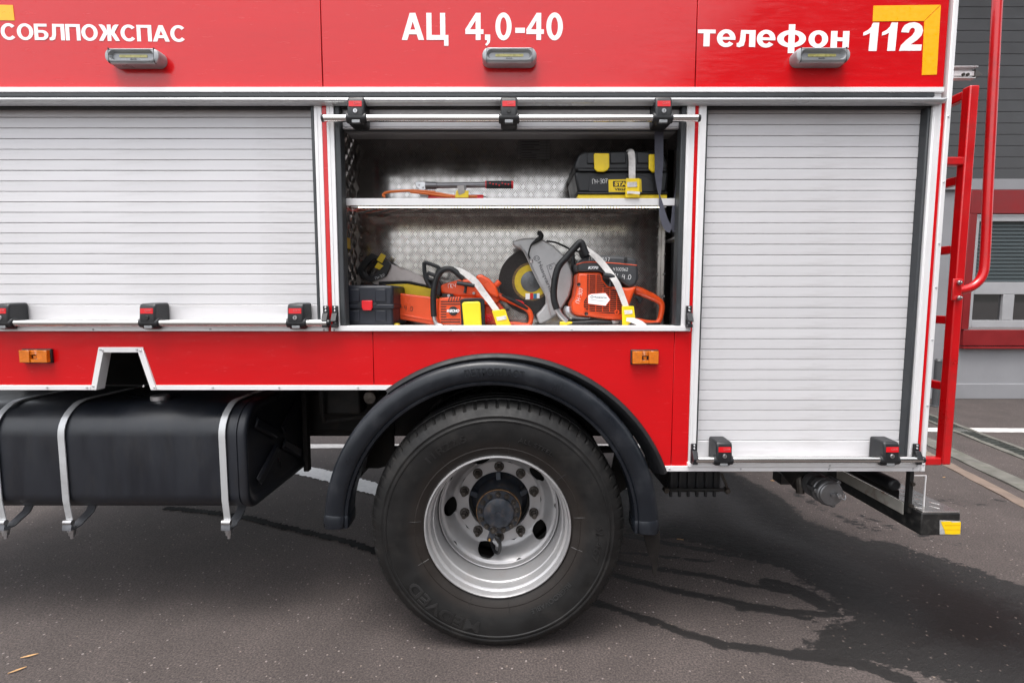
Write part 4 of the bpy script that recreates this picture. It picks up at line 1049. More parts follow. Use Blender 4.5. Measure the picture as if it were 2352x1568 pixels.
# ---- chassis
def dk(name, *a, m=DARK, bevel=.004): return MB().box(*a).build(name, m, TR, bevel=bevel)
zBot = zB0
dk('body_floor', XL, XR-.03, .64, 2.44, Z(850), Z(850)+.06); 
dk('inner_wall', XL, arcC[0]-arcR-.12, .62, .66, zB0+.0, Z(850)); dk('inner_wall', X(1600,900), XR-.05, .62, .66, zC0t+.02, Z(850))
dk('far_side_panel', XL, XR-.02, 2.45, 2.50, .98, zTop, m=RED)
dk('rear_panel', XR-.028, XR-.002, .055, 2.449, zC0t+.01, zTop, m=RED)
dk('roof_panel', XL, XR-.005, .055, 2.50, zTop+.002, zTop+.03, m=RED)
dk('chassis_rail', XL, XR-.15, .82, .90, .66, .92); dk('chassis_rail', XL, XR-.15, 1.60, 1.68, .66, .92)
dk('arch_liner', X(880,900,.3), X(1500,1000,.3), .60, .64, .95, Z(850))
MB().cyl((WX, .3, WZ), (WX, 2.2, WZ), .085, n=20).build('axle', DARK, TR)
MB().lathe([(.001,1.05),(.16,1.08),(.2,1.2),(.2,1.3),(.16,1.42),(.001,1.45)], WX, WZ, 28).build('differential', DARK, TR)
b = MB()
for k in range(7): b.box(WX-.62+.07*k, WX+.62-.07*k, .70, .78, .60-.02*k, .617-.02*k)
b.build('leaf_spring', DARK, TR, smooth=False)
# fuel tank
ty0, ty1 = .045, .66
tz0, tz1 = Z(1166, .08), Z(914, .22)
tx1 = X(572, 1040, ty0+.02)
def trr(y0, y1, z0, z1, r0, r1):
    pts = []
    for cy, cz, a, rr in ((y1-r1, z1-r1, 0, r1), (y0+r1, z1-r1, 90, r1), (y0+r0, z0+r0, 180, r0), (y1-r0, z0+r0, 270, r0)):
        for i in range(9):
            t = math.radians(a+90*i/8); pts.append((cy+rr*math.cos(t), cz+rr*math.sin(t)))
    return pts
def tl(x, d=0.0): return [(x, y, z) for y, z in trr(ty0+d, ty1-d, tz0+d, tz1-d, .075, .13)]
tank = MB().loft([tl(XL), tl(tx1-.040), tl(tx1-.038, .004), tl(tx1-.033, .004), tl(tx1-.031, -.003), tl(tx1-.010, -.003), tl(tx1-.003, .001), tl(tx1, .008), tl(tx1-.003, .018), tl(tx1-.012, .030), tl(tx1-.014, .040)]).build('fuel_tank', TANKM, TR, angle=50)
cy_, cz_ = (ty0+ty1)/2, (tz0+tz1)/2; b = MB()
for s1 in (-1, 1):
    for s2 in (-1, 1):
        q0 = Vector((tx1-.010, cy_+s1*.03, cz_+s2*.03)); q1 = Vector((tx1-.010, cy_+s1*.21, cz_+s2*.135)); n_ = Vector((0, -s2*.5, s1*.85)).normalized()*.028
        b.loft([[q0-n_, q0+n_, q0+n_*.6+Vector((.012,0,0)), q0-n_*.6+Vector((.012,0,0))], [q1-n_, q1+n_, q1+n_*.6+Vector((.012,0,0)), q1-n_*.6+Vector((.012,0,0))]])
b.build('end_rib', TANKM, tank, bevel=.004)
fx, fz = at(360, 905, .17); ztk = tz1
MB().lathe([(.001,0),(.033,0),(.036,.003),(.036,.020),(.030,.024),(.030,.05)], 0, 0, 28).build('filler_cap', STEEL, tank)
fco = tank.children[-1]
fco.rotation_euler = (PI/2*-1, 0, 0); fco.location = (fx, .19, ztk+.020)
setp(fco, tank)
def strap(u):
    xs_ = X(u, 1040, ty0); w = .0135
    pf = [p for p in trr(ty0-.005, ty1+.005, tz0-.005, tz1+.005, .06, .13)[5:18]] + [(ty0-.005, tz0+.05), (ty0+.002, tz0-.01), (ty0+.008, tz0-.070)]
    loops = []
    for k, (y, z) in enumerate(pf):
        y2, z2 = pf[min(k+1, len(pf)-1)]; y1_, z1_ = pf[max(k-1, 0)]; d = Vector((y2-y1_, z2-z1_)).normalized(); n_ = Vector((d.y, -d.x))*.004
        loops.append([(xs_-w, y, z), (xs_+w, y, z), (xs_+w, y-abs(n_.x), z+n_.y*0+.0), (xs_-w, y-abs(n_.x), z)] if abs(n_.x) > .002 else [(xs_-w, y, z), (xs_+w, y, z), (xs_+w, y, z+.004), (xs_-w, y, z+.004)])
    s = MB().loft(loops).build('tank_strap', GALV, tank, angle=60)
    zb_ = tz0-.075
    # bracket arm under the tank and the clamp bolt
    arm = [(ty0-.012, zb_+.018), (ty0-.016, zb_), (ty0+.03, zb_-.003), (ty0+.10, zb_+.028), (ty0+.13, tz0-.006), (ty0+.22, tz0-.002)]
    lo = []
    for y, z in arm: lo.append([(xs_-.019, y, z), (xs_+.019, y, z), (xs_+.019, y, z+.006), (xs_-.019, y, z+.006)])
    MB().loft(lo).build('tank_bracket', mat('bracket_steel', (.16,.165,.18), .45, .5, var=.2, vscale=20, dirt=(.05,.04,.035), dirt_amt=.6, dirt_scale=14), tank)
    b = MB().cyl((xs_, ty0+.008, zb_-.045), (xs_, ty0+.008, zb_+.03), .0065, n=10).cyl((xs_, ty0+.008, zb_-.030), (xs_, ty0+.008, zb_-.016), .0125, n=6).cyl((xs_, ty0+.008, zb_-.015), (xs_, ty0+.008, zb_-.006), .015, n=12)
    b.cyl((xs_-.018, ty0-.004, zb_+.03), (xs_+.018, ty0-.004, zb_+.03), .011, n=12)
    b.build('strap_bolt', STEEL, tank)
for u in (-8, 147, 514): strap(u)
# things behind the tank, in front of the wheel: air line, small reservoir, bracket
MB().box(X(694,900,.62), X(706,900,.62), .60, .64, Z(1080,.62), Z(880,.62)).build('frame_bracket', DARK, TR, bevel=.004)
MB().tube([(X(742,900,.45), .45, Z(880,.45)), (X(742,950,.45), .45, Z(960,.45)), (X(756,960,.45), .47, Z(968,.45)), (X(830,960,.45), .5, Z(962,.45))], .009, 8).build('air_pipe', DARK, TR)
MB().box(X(735,940,.5), X(830,940,.5), .48, .60, Z(950,.5), Z(890,.5)).build('valve_block', DARK, TR, bevel=.01)
MB().box(X(690,1000,.8), X(900,1000,.8), .74, .80, Z(985,.8), Z(900,.8)).build('cross_member', DARK, TR, bevel=.01)
cx_, cz_ = at(852, 912, .12); MB().lathe([(.001,.100),(.024,.102),(.028,.108),(.028,.16)], cx_, cz_, 22).build('air_valve', NUT, TR)
MB().ribbon([(X(905,895,.03), .03, Z(895,.03)), (X(860,940,.03), .03, Z(940,.03)), (X(830,975,.03), .03, Z(975,.03)), (X(826,990,.03), .04, Z(992,.03))], .016, .004).build('mudguard_stay', GALV, TR)

# ---- under the rear overhang
# ribbed black box on its carrier
x0_, x1_ = X(1535,1100,.22), X(1655,1100,.22); z0_, z1_ = Z(1138,.22), zC0t
bb = MB().box(x0_, x1_, .22, .62, z0_+.015, z1_+.05).build('battery_box', PLAST, TR, bevel=.006)
for k in range(6):
    xx = x0_+.004+(x1_-x0_-.02)*k/5.5
    MB().box(xx, xx+.012, .205, .219, z0_, z1_+.03).build('rib', PLAST, bb, bevel=.002)
MB().cyl((x0_-.03, .19, Z(1122,.2)), (x1_+.02, .19, Z(1122,.2)), .008, n=8).build('carrier_bar', DARK, bb)
MB().tube([(x1_-.01,.19,Z(1085,.2)), (x1_+.012,.185,Z(1112,.2)), (x1_+.016,.185,Z(1130,.2))], .006, 8).build('carrier_hook', NUT, bb)
for xx in (x0_-.02, x1_+.015): MB().lathe([(.001,.172),(.012,.172),(.014,.176),(.014,.20)], xx, Z(1124,.19), 6).build('carrier_nut', NUT, bb)
# suction inlet with blanking cap: axis points out of the truck
cx_, cz_ = at(1912, 1136, .06)
ST2 = mat('cast_aluminium', (0.20, 0.20, 0.205), 0.38, 0.7, var=0.15, vscale=25, dirt=(.16,.15,.14), dirt_amt=.6, dirt_scale=20)
pr = [(.0001,.052),(.010,.052),(.011,.060),(.052,.062),(.056,.066),(.056,.072),(.060,.075),(.063,.080),(.063,.090),(.058,.094),(.058,.104),(.062,.108),(.064,.124),(.060,.130),(.056,.16),(.062,.17),(.062,.19),(.05,.20),(.05,.55)]
pr = [(r*.88, y) for r, y in pr]
sc_ = MB().lathe(pr, cx_, cz_, 40).build('suction_inlet', ST2, TR, angle=30)
for k in range(3):
    a = math.radians(50+120*k); c_, s_ = math.cos(a), math.sin(a)
    MB().loft([[(cx_+r*c_-t*s_, y, cz_+r*s_+t*c_) for r, t in ((.050,-.009),(.066,-.008),(.066,.008),(.050,.009))] for y in (.078, .14)]).build('coupling_lug', ST2, sc_, bevel=.002)
MB().lathe([(.001,.036),(.009,.037),(.011,.042),(.009,.05)], cx_+.018, cz_+.002, 14).build('cap_knob', STEEL, sc_)
MB().tube([(cx_+.03,.05,cz_-.01), (cx_+.045,.05,cz_-.016), (cx_+.052,.058,cz_-.002), (cx_+.05,.08,cz_+.01)], .003, 6).build('cap_chain', STEEL, sc_)
MB().tube([(cx_-.045,.30,cz_+.10), (cx_-.05,.22,cz_+.02), (cx_-.05,.20,cz_-.05)], .018, 10).build('drain_cock', NUT, sc_)
MB().cyl((cx_-.02,.22,cz_), (cx_-.06,.5,cz_+.14), .06, n=24).build('suction_pipe', DARK, sc_)
# rear lamp carrier, side reflector plate and underrun bar
RUST = mat('chipped_white_paint', (0.42, 0.40, 0.36), 0.6, var=0.15, vscale=15, dirt=(0.15, 0.06, 0.025), dirt_amt=0.95, dirt_scale=14)
xh = X(2090, 1140, .06)
prq = [(xh-.012, Z(1178,.05)), (xh+.004, Z(1180,.05)), (xh+.004, zC0t-.001), (xh-.012, zC0t-.001)]
car = MB().prism(prq, .05, .075).build('lamp_carrier', DARK, TR, bevel=.003)
MB().box(xh-.10, xh-.0125, .30, 2.1, Z(1115,.05), Z(1085,.05)).build('tail_lamp', RUBBER, car, bevel=.02, seg=3)
MB().cyl((xh-.05, .075, Z(1118,.06)), (xh-.05, .30, Z(1118,.06)), .026, n=18).build('tail_lamp', RUBBER, car, bevel=.01)
MB().box(xh-.0125, xh-.0085, .076, 2.2, Z(1182,.07), Z(1155,.07)).build('carrier_rail', RUST, car, bevel=.001)
MB().box(xh-.014, xh-.0126, .10, 2.2, Z(1152,.07), Z(1132,.07)).build('carrier_rail', DARK, car, bevel=.001)
for v_ in (1110, 1160): MB().lathe([(.001,.040),(.008,.040),(.009,.044),(.009,.05)], xh-.004, Z(v_,.05), 8).build('carrier_bolt', NUT, car)
xq0, xq1 = X(2098,1130,.05), X(2126,1130,.05)
fr = MB(); z0_, z1_ = Z(1180,.05), Z(1091,.05)
fr.box(xq1-.003, xq1, .05, .056, z0_, z1_); fr.box(xq0, xq1-.0035, .05, .054, z1_-.003, z1_); fr.box(xq0, xq1-.0035, .05, .054, z0_, z0_+.003)
fr.build('lens_frame', WHITE, car, bevel=.0005, seg=1)
MB().box(xq0, xq1-.004, .055, .058, z0_+.004, z1_-.004).build('lens_plate', CLEAR, car, smooth=False)
xu0, xu1 = X(2116,1200,.0), X(2205,1200,.0); zu0, zu1 = Z(1229,.0), Z(1176,.0)
UB = mat('underrun_black', (0.014, 0.014, 0.014), 0.4, var=0.3, vscale=20, dirt=(0.12, 0.11, 0.10), dirt_amt=0.35, dirt_scale=40)
ub = MB().box(xu0, xu1, .0, 2.48, zu0, zu1-.004).build('underrun_bar', UB, TR, bevel=.004)
MB().box(xu0+.004, xu1-.002, .002, 2.47, zu1-.0035, zu1+.002).build('step_plate', TREADP, ub, bevel=.001)
b = MB()
for k in range(60):
    y_ = .03+k*.04
    for j in range(4):
        xx = xu0+.018+j*.035; s_ = 1 if (k+j) % 2 else -1
        b.loft([[(xx-.012*s_, y_, zu1+.002), (xx-.008*s_, y_+.006, zu1+.002), (xx+.012*s_, y_+.028, zu1+.002), (xx+.008*s_, y_+.022, zu1+.002)], [(xx-.009*s_, y_+.004, zu1+.0036), (xx-.007*s_, y_+.006, zu1+.0036), (xx+.009*s_, y_+.025, zu1+.0036), (xx+.007*s_, y_+.023, zu1+.0036)]])
b.build('step_ridges', TREADP, ub, smooth=False)['kind'] = 'stuff'
MB().prism([at(u,v,0) for u,v in ((2158,1194),(2205,1196),(2205,1227),(2158,1226))], -.0015, .0005).build('reflector_backing', mat('foil_grey', (.5,.5,.5), .4, .3, var=.2, vscale=40), ub, smooth=False)
MB().prism([at(u,v,0) for u,v in ((2160,1197),(2182,1196),(2187,1199),(2205.5,1198),(2204,1225),(2190,1226),(2170,1225),(2168,1216),(2164,1208))], -.003, -.0016).build('reflector', mat('reflector_yellow', (.85,.56,.005), .35, var=.06, vscale=40), ub, smooth=False)
for v_ in (1204.5, 1214.5): MB().prism([at(u,v,0) for u,v in ((2168,v_),(2204,v_),(2204,v_+1),(2168,v_+1))], -.0034, -.003).build('reflector_line', mat('refl_line', (.6,.28,.0), .4), ub, smooth=False)
MB().box(xu0-.3, xu0+.02, .5, .58, zu0+.02, zC0t).build('underrun_arm', UB, ub, bevel=.004); MB().box(xu0-.3, xu0+.02, 1.9, 1.98, zu0+.02, zC0t).build('underrun_arm', UB, ub, bevel=.004)

# ---- rear ladder, hand rail, roof ladder end
LY = .13
def lx(u, v): return X(u, v, LY)
tp = .038
xl = .5*(lx(2226.5,230)+lx(2171,1000)); zl1, zl0 = Z(200,LY), Z(1064,LY)
lad = MB().box(xl-tp/2, xl+tp/2, LY-tp/2, LY+tp/2, zl0, zl1).build('rear_ladder', REDT, TR, bevel=.005)
MB().box(xl-tp/2, xl+tp/2, LY+.42, LY+.42+tp, zl0, zl1-.02).build('ladder_rail', REDT, lad, bevel=.005)
for v_ in (215, 412, 572, 735, 888):
    zc = Z(v_, LY); MB().box(xl-tp/2+.003, xl+tp/2-.003, LY+tp/2+.0005, LY+.419, zc-.017, zc+.017).build('rung', REDT, lad, bevel=.004)
for v_ in (372, 1057):
    zc = Z(v_, LY); MB().box(XR+.001, xl-tp/2-.0005, LY-tp/2+.002, LY+tp/2-.002, zc-.016, zc+.016).build('ladder_standoff', REDT, lad, bevel=.004)
hx = lambda u, v: (X(u, v, LY-.01), LY-.01, Z(v, LY-.01))
MB().tube([hx(2225,-168), hx(2262,-166), hx(2290,-158), hx(2301,-120), hx(2291,0), hx(2281,200), hx(2270,420), hx(2263,580), hx(2257,630), hx(2238,655), hx(2215,665), hx(2200,667)], .0172, 14).build('hand_rail', REDT, TR)
MB().box(X(2190,665,LY-.03), X(2212,665,LY-.03), LY-tp/2-.008, LY-tp/2-.0005, Z(690,LY-.03), Z(640,LY-.03)).build('rail_bracket', REDT, TR, bevel=.004)
for v_ in (649, 684):
    b = MB(); x_, z_ = at(2203, v_, LY-.03); y1 = LY-tp/2-.009
    b.loft([[(x_+.010*c, y1-.008, z_+.010*s) for c, s in hexa], [(x_+.010*c, y1, z_+.010*s) for c, s in hexa]]); b.cyl((x_, y1-.016, z_), (x_, y1-.008, z_), .005, n=8)
    b.build('bracket_bolt', STEEL, TR, bevel=.001, seg=1)
ry = .30
def rl(u, v): return at(u, v, ry)
b = MB(); za, zb_ = Z(185,ry), Z(157,ry); xe = X(2232,170,ry)
b.box(XR-.4, xe, ry, ry+.004, za, zb_); b.box(XR-.4, xe+.008, ry-.022, ry-.0005, zb_-.004, zb_); b.box(XR-.4, xe, ry-.022, ry-.0005, za, za+.004); b.box(XR-.4, xe, ry-.014, ry-.0005, (za+zb_)/2-.012, (za+zb_)/2+.008)
rle = b.build('roof_ladder_rail', WHITE, TR, bevel=.001, seg=1)
zc = (za+zb_)/2-.004
MB().add([(xe-.002,ry-.02,za+.006),(xe-.002,ry-.02,zb_-.012),(xe+.045,ry-.005,zc),(xe-.002,ry+.012,za+.006),(xe-.002,ry+.012,zb_-.012)], [(0,2,1),(0,3,2),(1,2,4),(3,4,2),(0,1,4,3)]).build('ladder_spike', NUT, rle, smooth=False)
for u in (2212, 2222): MB().lathe([(.001,ry-.020),(.006,ry-.020),(.007,ry-.016),(.007,ry-.014)], X(u,172,ry-.015), Z(172,ry-.015), 10).build('rail_rivet', NUT, rle)

# ================================================================== EQUIPMENT LOCKER
BY = .39
lkx0, lkx1 = X(820, 500, BY), X(1520, 500, BY)
fz = zS1-.006                                   # locker floor
lz1 = Z(243)
LK = MB().box(lkx0-.02, lkx1, BY, BY+.008, fz, lz1).build('locker', TREADP, TR, smooth=False)
MB().box(lkx0-.008, lkx0, .045, BY-.0005, fz, lz1).build('side_wall', TREADP, LK, smooth=False)
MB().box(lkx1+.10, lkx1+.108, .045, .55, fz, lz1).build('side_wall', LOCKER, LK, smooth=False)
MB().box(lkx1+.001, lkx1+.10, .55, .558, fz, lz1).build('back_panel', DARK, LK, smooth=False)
MB().box(lkx1+.001, lkx1+.006, BY-.05, BY+.03, fz, lz1).build('corner_angle', TREADP, LK, smooth=False)
MB().box(lkx0-.02, lkx1+.11, .045, .56, fz-.01, fz-.0005).build('locker_floor', TREADP, LK, smooth=False)
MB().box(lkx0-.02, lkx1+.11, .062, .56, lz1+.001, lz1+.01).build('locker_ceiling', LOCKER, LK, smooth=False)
MB().box(xB1+.022, xC0-.02, .055, .135, Z(295), lz1).build('roll_box', LOCKER, LK, bevel=.01)
MB().box(lkx1+.02, lkx1+.095, .25, .42, Z(540,.3)-.02, Z(540,.3)-.012).build('side_shelf', GALV, LK, smooth=False)
# raised pattern of the tread plate
def ridge(b, c, du, dv, nn, L_, w, h):
    c = Vector(c); a = c-du*L_/2; e = c+du*L_/2
    b.add([a, c-dv*w/2, e, c+dv*w/2, c-du*L_*.22+nn*h, c+du*L_*.22+nn*h], [(0,1,4),(1,5,4),(1,2,5),(2,3,5),(3,4,5),(3,0,4)])
def tread(name, o, U, V, N, lu, lv, parent, cell=.036):
    b = MB(); o, U, V, N = Vector(o), Vector(U), Vector(V), Vector(N)
    r2 = math.sqrt(.5)
    for i in range(-1, int(lu/cell)+2):
        for j in range(-1, int(lv/cell)+2):
            s = 1 if (i+j) % 2 else -1
            d = (U*.62+V*.78*s).normalized(); p = (U*.78-V*.62*s).normalized()
            c = o+U*(i*cell)+V*(j*cell)
            for k in range(-2, 3):
                q = c+p*k*cell*.20
                uu, vv = (q-o).dot(U), (q-o).dot(V)
                if .016 < uu < lu-.016 and .018 < vv < lv-.018: ridge(b, q, d, p, N, cell*(1.22-.09*abs(k)), .0036, .0020)
    r = b.build(name, TREADP, parent, smooth=False); r['kind'] = 'stuff'
tread('plate_ridges', (lkx0, BY, fz), (1,0,0), (0,0,1), (0,-1,0), lkx1-lkx0, lz1-fz, LK)
tread('plate_ridges', (lkx0, .05, fz), (0,1,0), (0,0,1), (1,0,0), BY-.05, lz1-fz, LK)
for v_ in (520, 545, 585, 630, 680):
    for du in (-8, 8):
        x_, z_ = at(1520+du, v_, BY-.01); inst(rivet_src, 'rivet', (min(x_, lkx1-.006) if du < 0 else lkx1+.003, BY-.001 if du < 0 else BY-.051, z_), LK)
        x_, z_ = at(820+du, v_, BY-.01); inst(rivet_src, 'rivet', (max(x_, lkx0+.008), BY-.001, z_), LK) if du > 0 else None
# shelf
shz1, shz0 = Z(455.5, .06), Z(472, .06)
sx0, sx1 = X(787, 463, .06), X(1550, 463, .06)
sh = MB().box(sx0, sx1, .06, .064, shz0, shz1).build('shelf', WHITE, LK, bevel=.001)
MB().box(max(sx0, lkx0+.001), sx1-.004, .0645, BY-.003, shz1-.010, shz1-.005).build('shelf_board', TREADP, sh, smooth=False)
tread('shelf_ridges', (lkx0+.01, .075, shz1-.010), (1,0,0), (0,1,0), (0,0,-1), sx1-lkx0-.03, BY-.09, sh)
MB().box(sx0+.03, sx1-.03, .070, .078, shz0-.006, shz0-.0005).build('light_strip_holder', GALV, sh, smooth=False)
x_ = sx0+.06; led_src = None
while x_ < sx1-.05:
    if led_src is None: led_src = MB().box(0, .006, .0680, .0699, shz0-.0075, shz0-.0045).build('led', LED, sh, loc=(x_, 0, 0), smooth=False)
    else: inst(led_src, 'led', (x_, 0, 0), sh)
    x_ += .0125
MB().tube([(sx0+.005,.07,shz0-.004), (sx0+.03,.075,shz0-.018), (sx0+.05,.08,shz0-.012), (sx0+.075,.075,shz0-.004)], .003, 6).build('wire', mat('wire_red', (.35,.05,.04), .5), sh)
# inventory sheet on the rear wall
ia, ib = at(1190, 366, BY-.004), at(1263, 323, BY-.004)
pl_ = MB().box(ia[0], ib[0], BY-.0045, BY-.003, ia[1], ib[1]).build('inventory_sheet', mat('foil_sheet', (.17,.17,.17), .4, .2, var=.05), LK, smooth=False)
hh = (ib[1]-ia[1])/7; ww = ib[0]-ia[0]
LINE = mat('print_dark', (.03,.03,.03), .6)
b = MB()
for k in range(8): b.box(ia[0], ib[0], BY-.0052, BY-.0046, ia[1]+hh*k-.0004, ia[1]+hh*k+.0004)
for q in (.07, .90): b.box(ia[0]+ww*q-.0004, ia[0]+ww*q+.0004, BY-.0053, BY-.0046, ia[1], ib[1])
for k in range(7): b.box(ia[0]+ww*.10, ia[0]+ww*(.10+random.uniform(.3,.62)), BY-.0051, BY-.0046, ia[1]+hh*(k+.35), ia[1]+hh*(k+.6))
b.build('table_lines', LINE, pl_, smooth=False)

# ---------------------------------------------------------------- things on the shelf
K1 = crop(1020, 300, 1200/2352.)
SHY = .10
def zat(pts, Y, fn): return [(p[0], Y, p[1]) for p in fn(pts, Y)]
szt = shz1-.005
# black toolbox with yellow latches
ty = .085
tb0 = K1([(1567, 470)], ty)[0]; tb1 = K1([(2150, 470)], ty)[0]
tbx0, tbx1 = tb0[0], tb1[0]; 
tb = thing('toolbox', 'large black plastic toolbox with yellow latches, base and label, standing on the shelf', 'toolbox', ((tbx0+tbx1)/2, .2, szt))
zz = lambda cy: K1([(0, cy)], ty)[0][1]
base_z = szt+.001
MB().box(tbx0+.012, tbx1-.004, ty, .33, base_z, zz(618)).build('base', YELLOW, tb, bevel=.004)
MB().box(tbx0+.010, tbx1-.002, ty-.006, .335, zz(617), zz(604)).build('base_lip', PLAST, tb, bevel=.004)
b = MB().prism([(tbx0, zz(500)), (tbx0+.014, zz(604.5)), (tbx1-.006, zz(604.5)), (tbx1, zz(500)), (tbx1, zz(470)), (tbx0, zz(470))], ty+.006, .33)
b.build('body', PLAST, tb, bevel=.010)
MB().prism(K1([(1660,505),(2000,500),(2060,540),(2060,600),(1650,600),(1655,540)], ty), ty+.0025, ty+.0065).build('front_panel', PLAST, tb, bevel=.002)
lp = [(tbx0-.002, zz(472)), (tbx0-.002, zz(430)), K1([(1585,372)], ty)[0], K1([(1620,352)], ty)[0], K1([(2060,346)], ty)[0], K1([(2120,366)], ty)[0], (tbx1-.004, zz(430)), (tbx1-.004, zz(472))]
MB().prism(lp, ty-.002, .334).build('lid', PLAST, tb, bevel=.012, seg=3)
for q in ([(1640,365),(1685,360),(1690,430),(1640,430)], [(1785,362),(1880,358),(1880,428),(1785,430)], [(1950,358),(2020,360),(2022,428),(1952,428)]):
    MB().prism(K1(q, ty), ty-.008, ty-.0015).build('lid_rib', PLAST, tb, bevel=.003)
MB().box(tbx0+.012, tbx1-.014, ty-.006, ty-.0015, zz(476), zz(462)).build('lid_lip', PLAST, tb, bevel=.002)
for q in ([(1683,368),(1690,364),(1778,364),(1780,450),(1768,468),(1745,480),(1705,478),(1686,460)], [(2024,370),(2110,368),(2112,450),(2100,480),(2045,482),(2024,462)]):
    MB().prism(K1(q, ty-.012), ty-.016, ty-.007).build('clasp', YELLOW, tb, bevel=.003)
MB().prism(K1([(1775,526),(1978,522),(1982,602),(1776,604)], ty), ty+.0008, ty+.0022).build('sticker', YELLOW, tb, smooth=False)
MB().prism(K1([(1802,535),(1925,533),(1926,570),(1803,571)], ty), ty+.0002, ty+.0007).build('sticker_field', INK, tb, smooth=False)
a_, c_ = K1([(1812,566)], ty)[0], K1([(1886,540)], ty)[0]; lettering('STA', a_[0], c_[0], a_[1], c_[1], ty, YELLOW, tb, offset=.05, depth=.0006)
a_, c_ = K1([(1812,594)], ty)[0], K1([(1888,579)], ty)[0]; lettering('VEGA', a_[0], c_[0], a_[1], c_[1], ty+.0006, INK, tb, offset=.04, depth=.0006)
a_ = K1([(1676,552)], ty)[0]; handwriting('ПЧ-307', a_[0], a_[1], .0165, ty+.002, CHALK, tb, rot=math.radians(3), gap=.62)
# webbing strap over the toolbox
sb = thing('lashing_strap', 'white webbing strap with a yellow buckle over the black toolbox', 'strap', (K1([(1915,500)], .07)[0][0], .065, szt), 'white lashing straps with yellow buckles')
pts = [(x, y, z) for (x, z), y in zip(K1([(1900,346),(1912,352),(1918,400),(1918,460),(1917,530)], .07), (.12,.072,.066,.064,.060))]
MB().ribbon(pts, .040*.5102*.7259*2.352/2.352 if False else .026, .002).build('webbing', WEB, sb)
def buckle(pts, Y, parent, fn, win, tail=None):
    b = MB().prism(fn(pts, Y), Y-.006, Y); o = b.build('buckle', YELLOW, parent, bevel=.002)
    MB().prism(fn(win, Y-.006), Y-.0085, Y-.0055).build('buckle_webbing', WEB, o, bevel=.001)
    return o
bk = buckle([(1882,520),(1966,520),(1966,640),(1876,640)], .058, sb, K1, [(1890,542),(1950,540),(1952,572),(1892,574)])
MB().ribbon([(x, y, z) for (x, z), y in zip(K1([(1892,604),(1925,606),(1965,614)], .045), (.050,.044,.036))], .010, .002).build('webbing_end', WEB, sb)
# hand pump with hose
hp_ = thing('hydraulic_hand_pump', 'red hydraulic hand pump with a steel lever, black grip and orange hose on the shelf', 'hand pump', (K1([(820,620)], .15)[0][0], .15, szt))
py = .16
q0, q1 = K1([(660,614),(1000,612)], py)
MB().cyl((q0[0], py, szt+.020), (q1[0], py, szt+.020), .0195, n=20).build('cylinder', REDPL, hp_, bevel=.002)
MB().cyl((q1[0]+.0005, py, szt+.020), (q1[0]+.012, py, szt+.020), .014, n=16).build('end_plug', STEEL, hp_)
MB().box(q0[0]-.035, q0[0]-.0005, py-.02, py+.02, szt+.0005, szt+.038).build('pump_head', STEEL, hp_, bevel=.003)
pl = K1([(578,548),(592,540),(650,540),(655,580),(632,596),(604,592),(582,572)], py-.03)
MB().prism(pl, py-.034, py-.022).build('lever_bracket', STEEL, hp_, bevel=.002)
for q in ((597,556),(622,572)):
    a_ = K1([q], py-.036)[0]; MB().lathe([(.001,py-.039),(.004,py-.039),(.005,py-.036),(.005,py-.033)], a_[0], a_[1], 12).build('bracket_bolt', STEEL, hp_)
NUT2 = mat('dark_steel', (.20,.20,.21), .4, .7, var=.2, vscale=25)
def lev(c0, c1, r0, r1=None): 
    (a, b_), (c, d_) = K1([c0, c1], py-.028); return MB().cyl((a, py-.028, b_), (c, py-.028, d_), r0, r1, 16)
lev((640,563),(708,563),.0150).build('lever_socket', NUT2, hp_); lev((709,563),(1015,559),.0115).build('lever', NUT2, hp_)
lev((1014,558),(1180,558),.0155).build('grip', PLAST, hp_)
for k in range(8):
    lev((1035+k*18, 550 if k % 2 else 566), (1042+k*18, 550 if k % 2 else 566), .0132).build('grip_spot', REDPL, hp_) if False else None
for k in range(7):
    a_ = K1([(1040+k*19, 548+6*(k % 2)+8*((k//2) % 2))], py-.042)[0]
    MB().lathe([(.001,py-.0446),(.0032,py-.0442),(.0034,py-.040)], a_[0], a_[1], 8).build('grip_spot', REDPL, hp_)
lev((1012,558),(1018,558),.0163).build('grip_ring', REDPL, hp_); lev((1172,558),(1184,558),.0165,.015).build('grip_ring', REDPL, hp_)
HOSE = mat('orange_hose', (0.62, 0.13, 0.012), .35, var=.06)
for pth in ([(700,604),(600,597),(540,595),(440,600),(392,608),(376,624),(390,634)], [(560,594),(640,600),(740,616),(830,630),(960,632)], [(545,602),(640,612),(720,624),(800,634)]):
    MB().tube(zat(pth, py-.05, K1), .0052, 10).build('hose', HOSE, hp_)
a_ = K1([(745,622)], py-.02)[0]; handwriting('ПСЧ-307', a_[0], a_[1]-.004, .011, py-.0200, CHALK, hp_, gap=.62)
st2 = thing('lashing_strap', 'short grey strap loop with a yellow buckle round the hydraulic hand pump', 'strap', (K1([(870,620)], .1)[0][0], .1, szt), 'white lashing straps with yellow buckles')
MB().ribbon([(x, y, z) for (x, z), y in zip(K1([(872,545),(872,575),(866,600)], .10), (.125,.108,.098))], .024, .002).build('webbing', mat('grey_strap', (.16,.16,.16), .7), st2)
MB().ribbon([(x, y, z) for (x, z), y in zip(K1([(858,568),(862,600),(868,616)], .085), (.070,.080,.088))], .026, .002).build('webbing_end', WEB, st2)
MB().prism(K1([(832,594),(908,596),(906,640),(822,640)], .09), .086, .094).build('buckle', YELLOW, st2, bevel=.002)
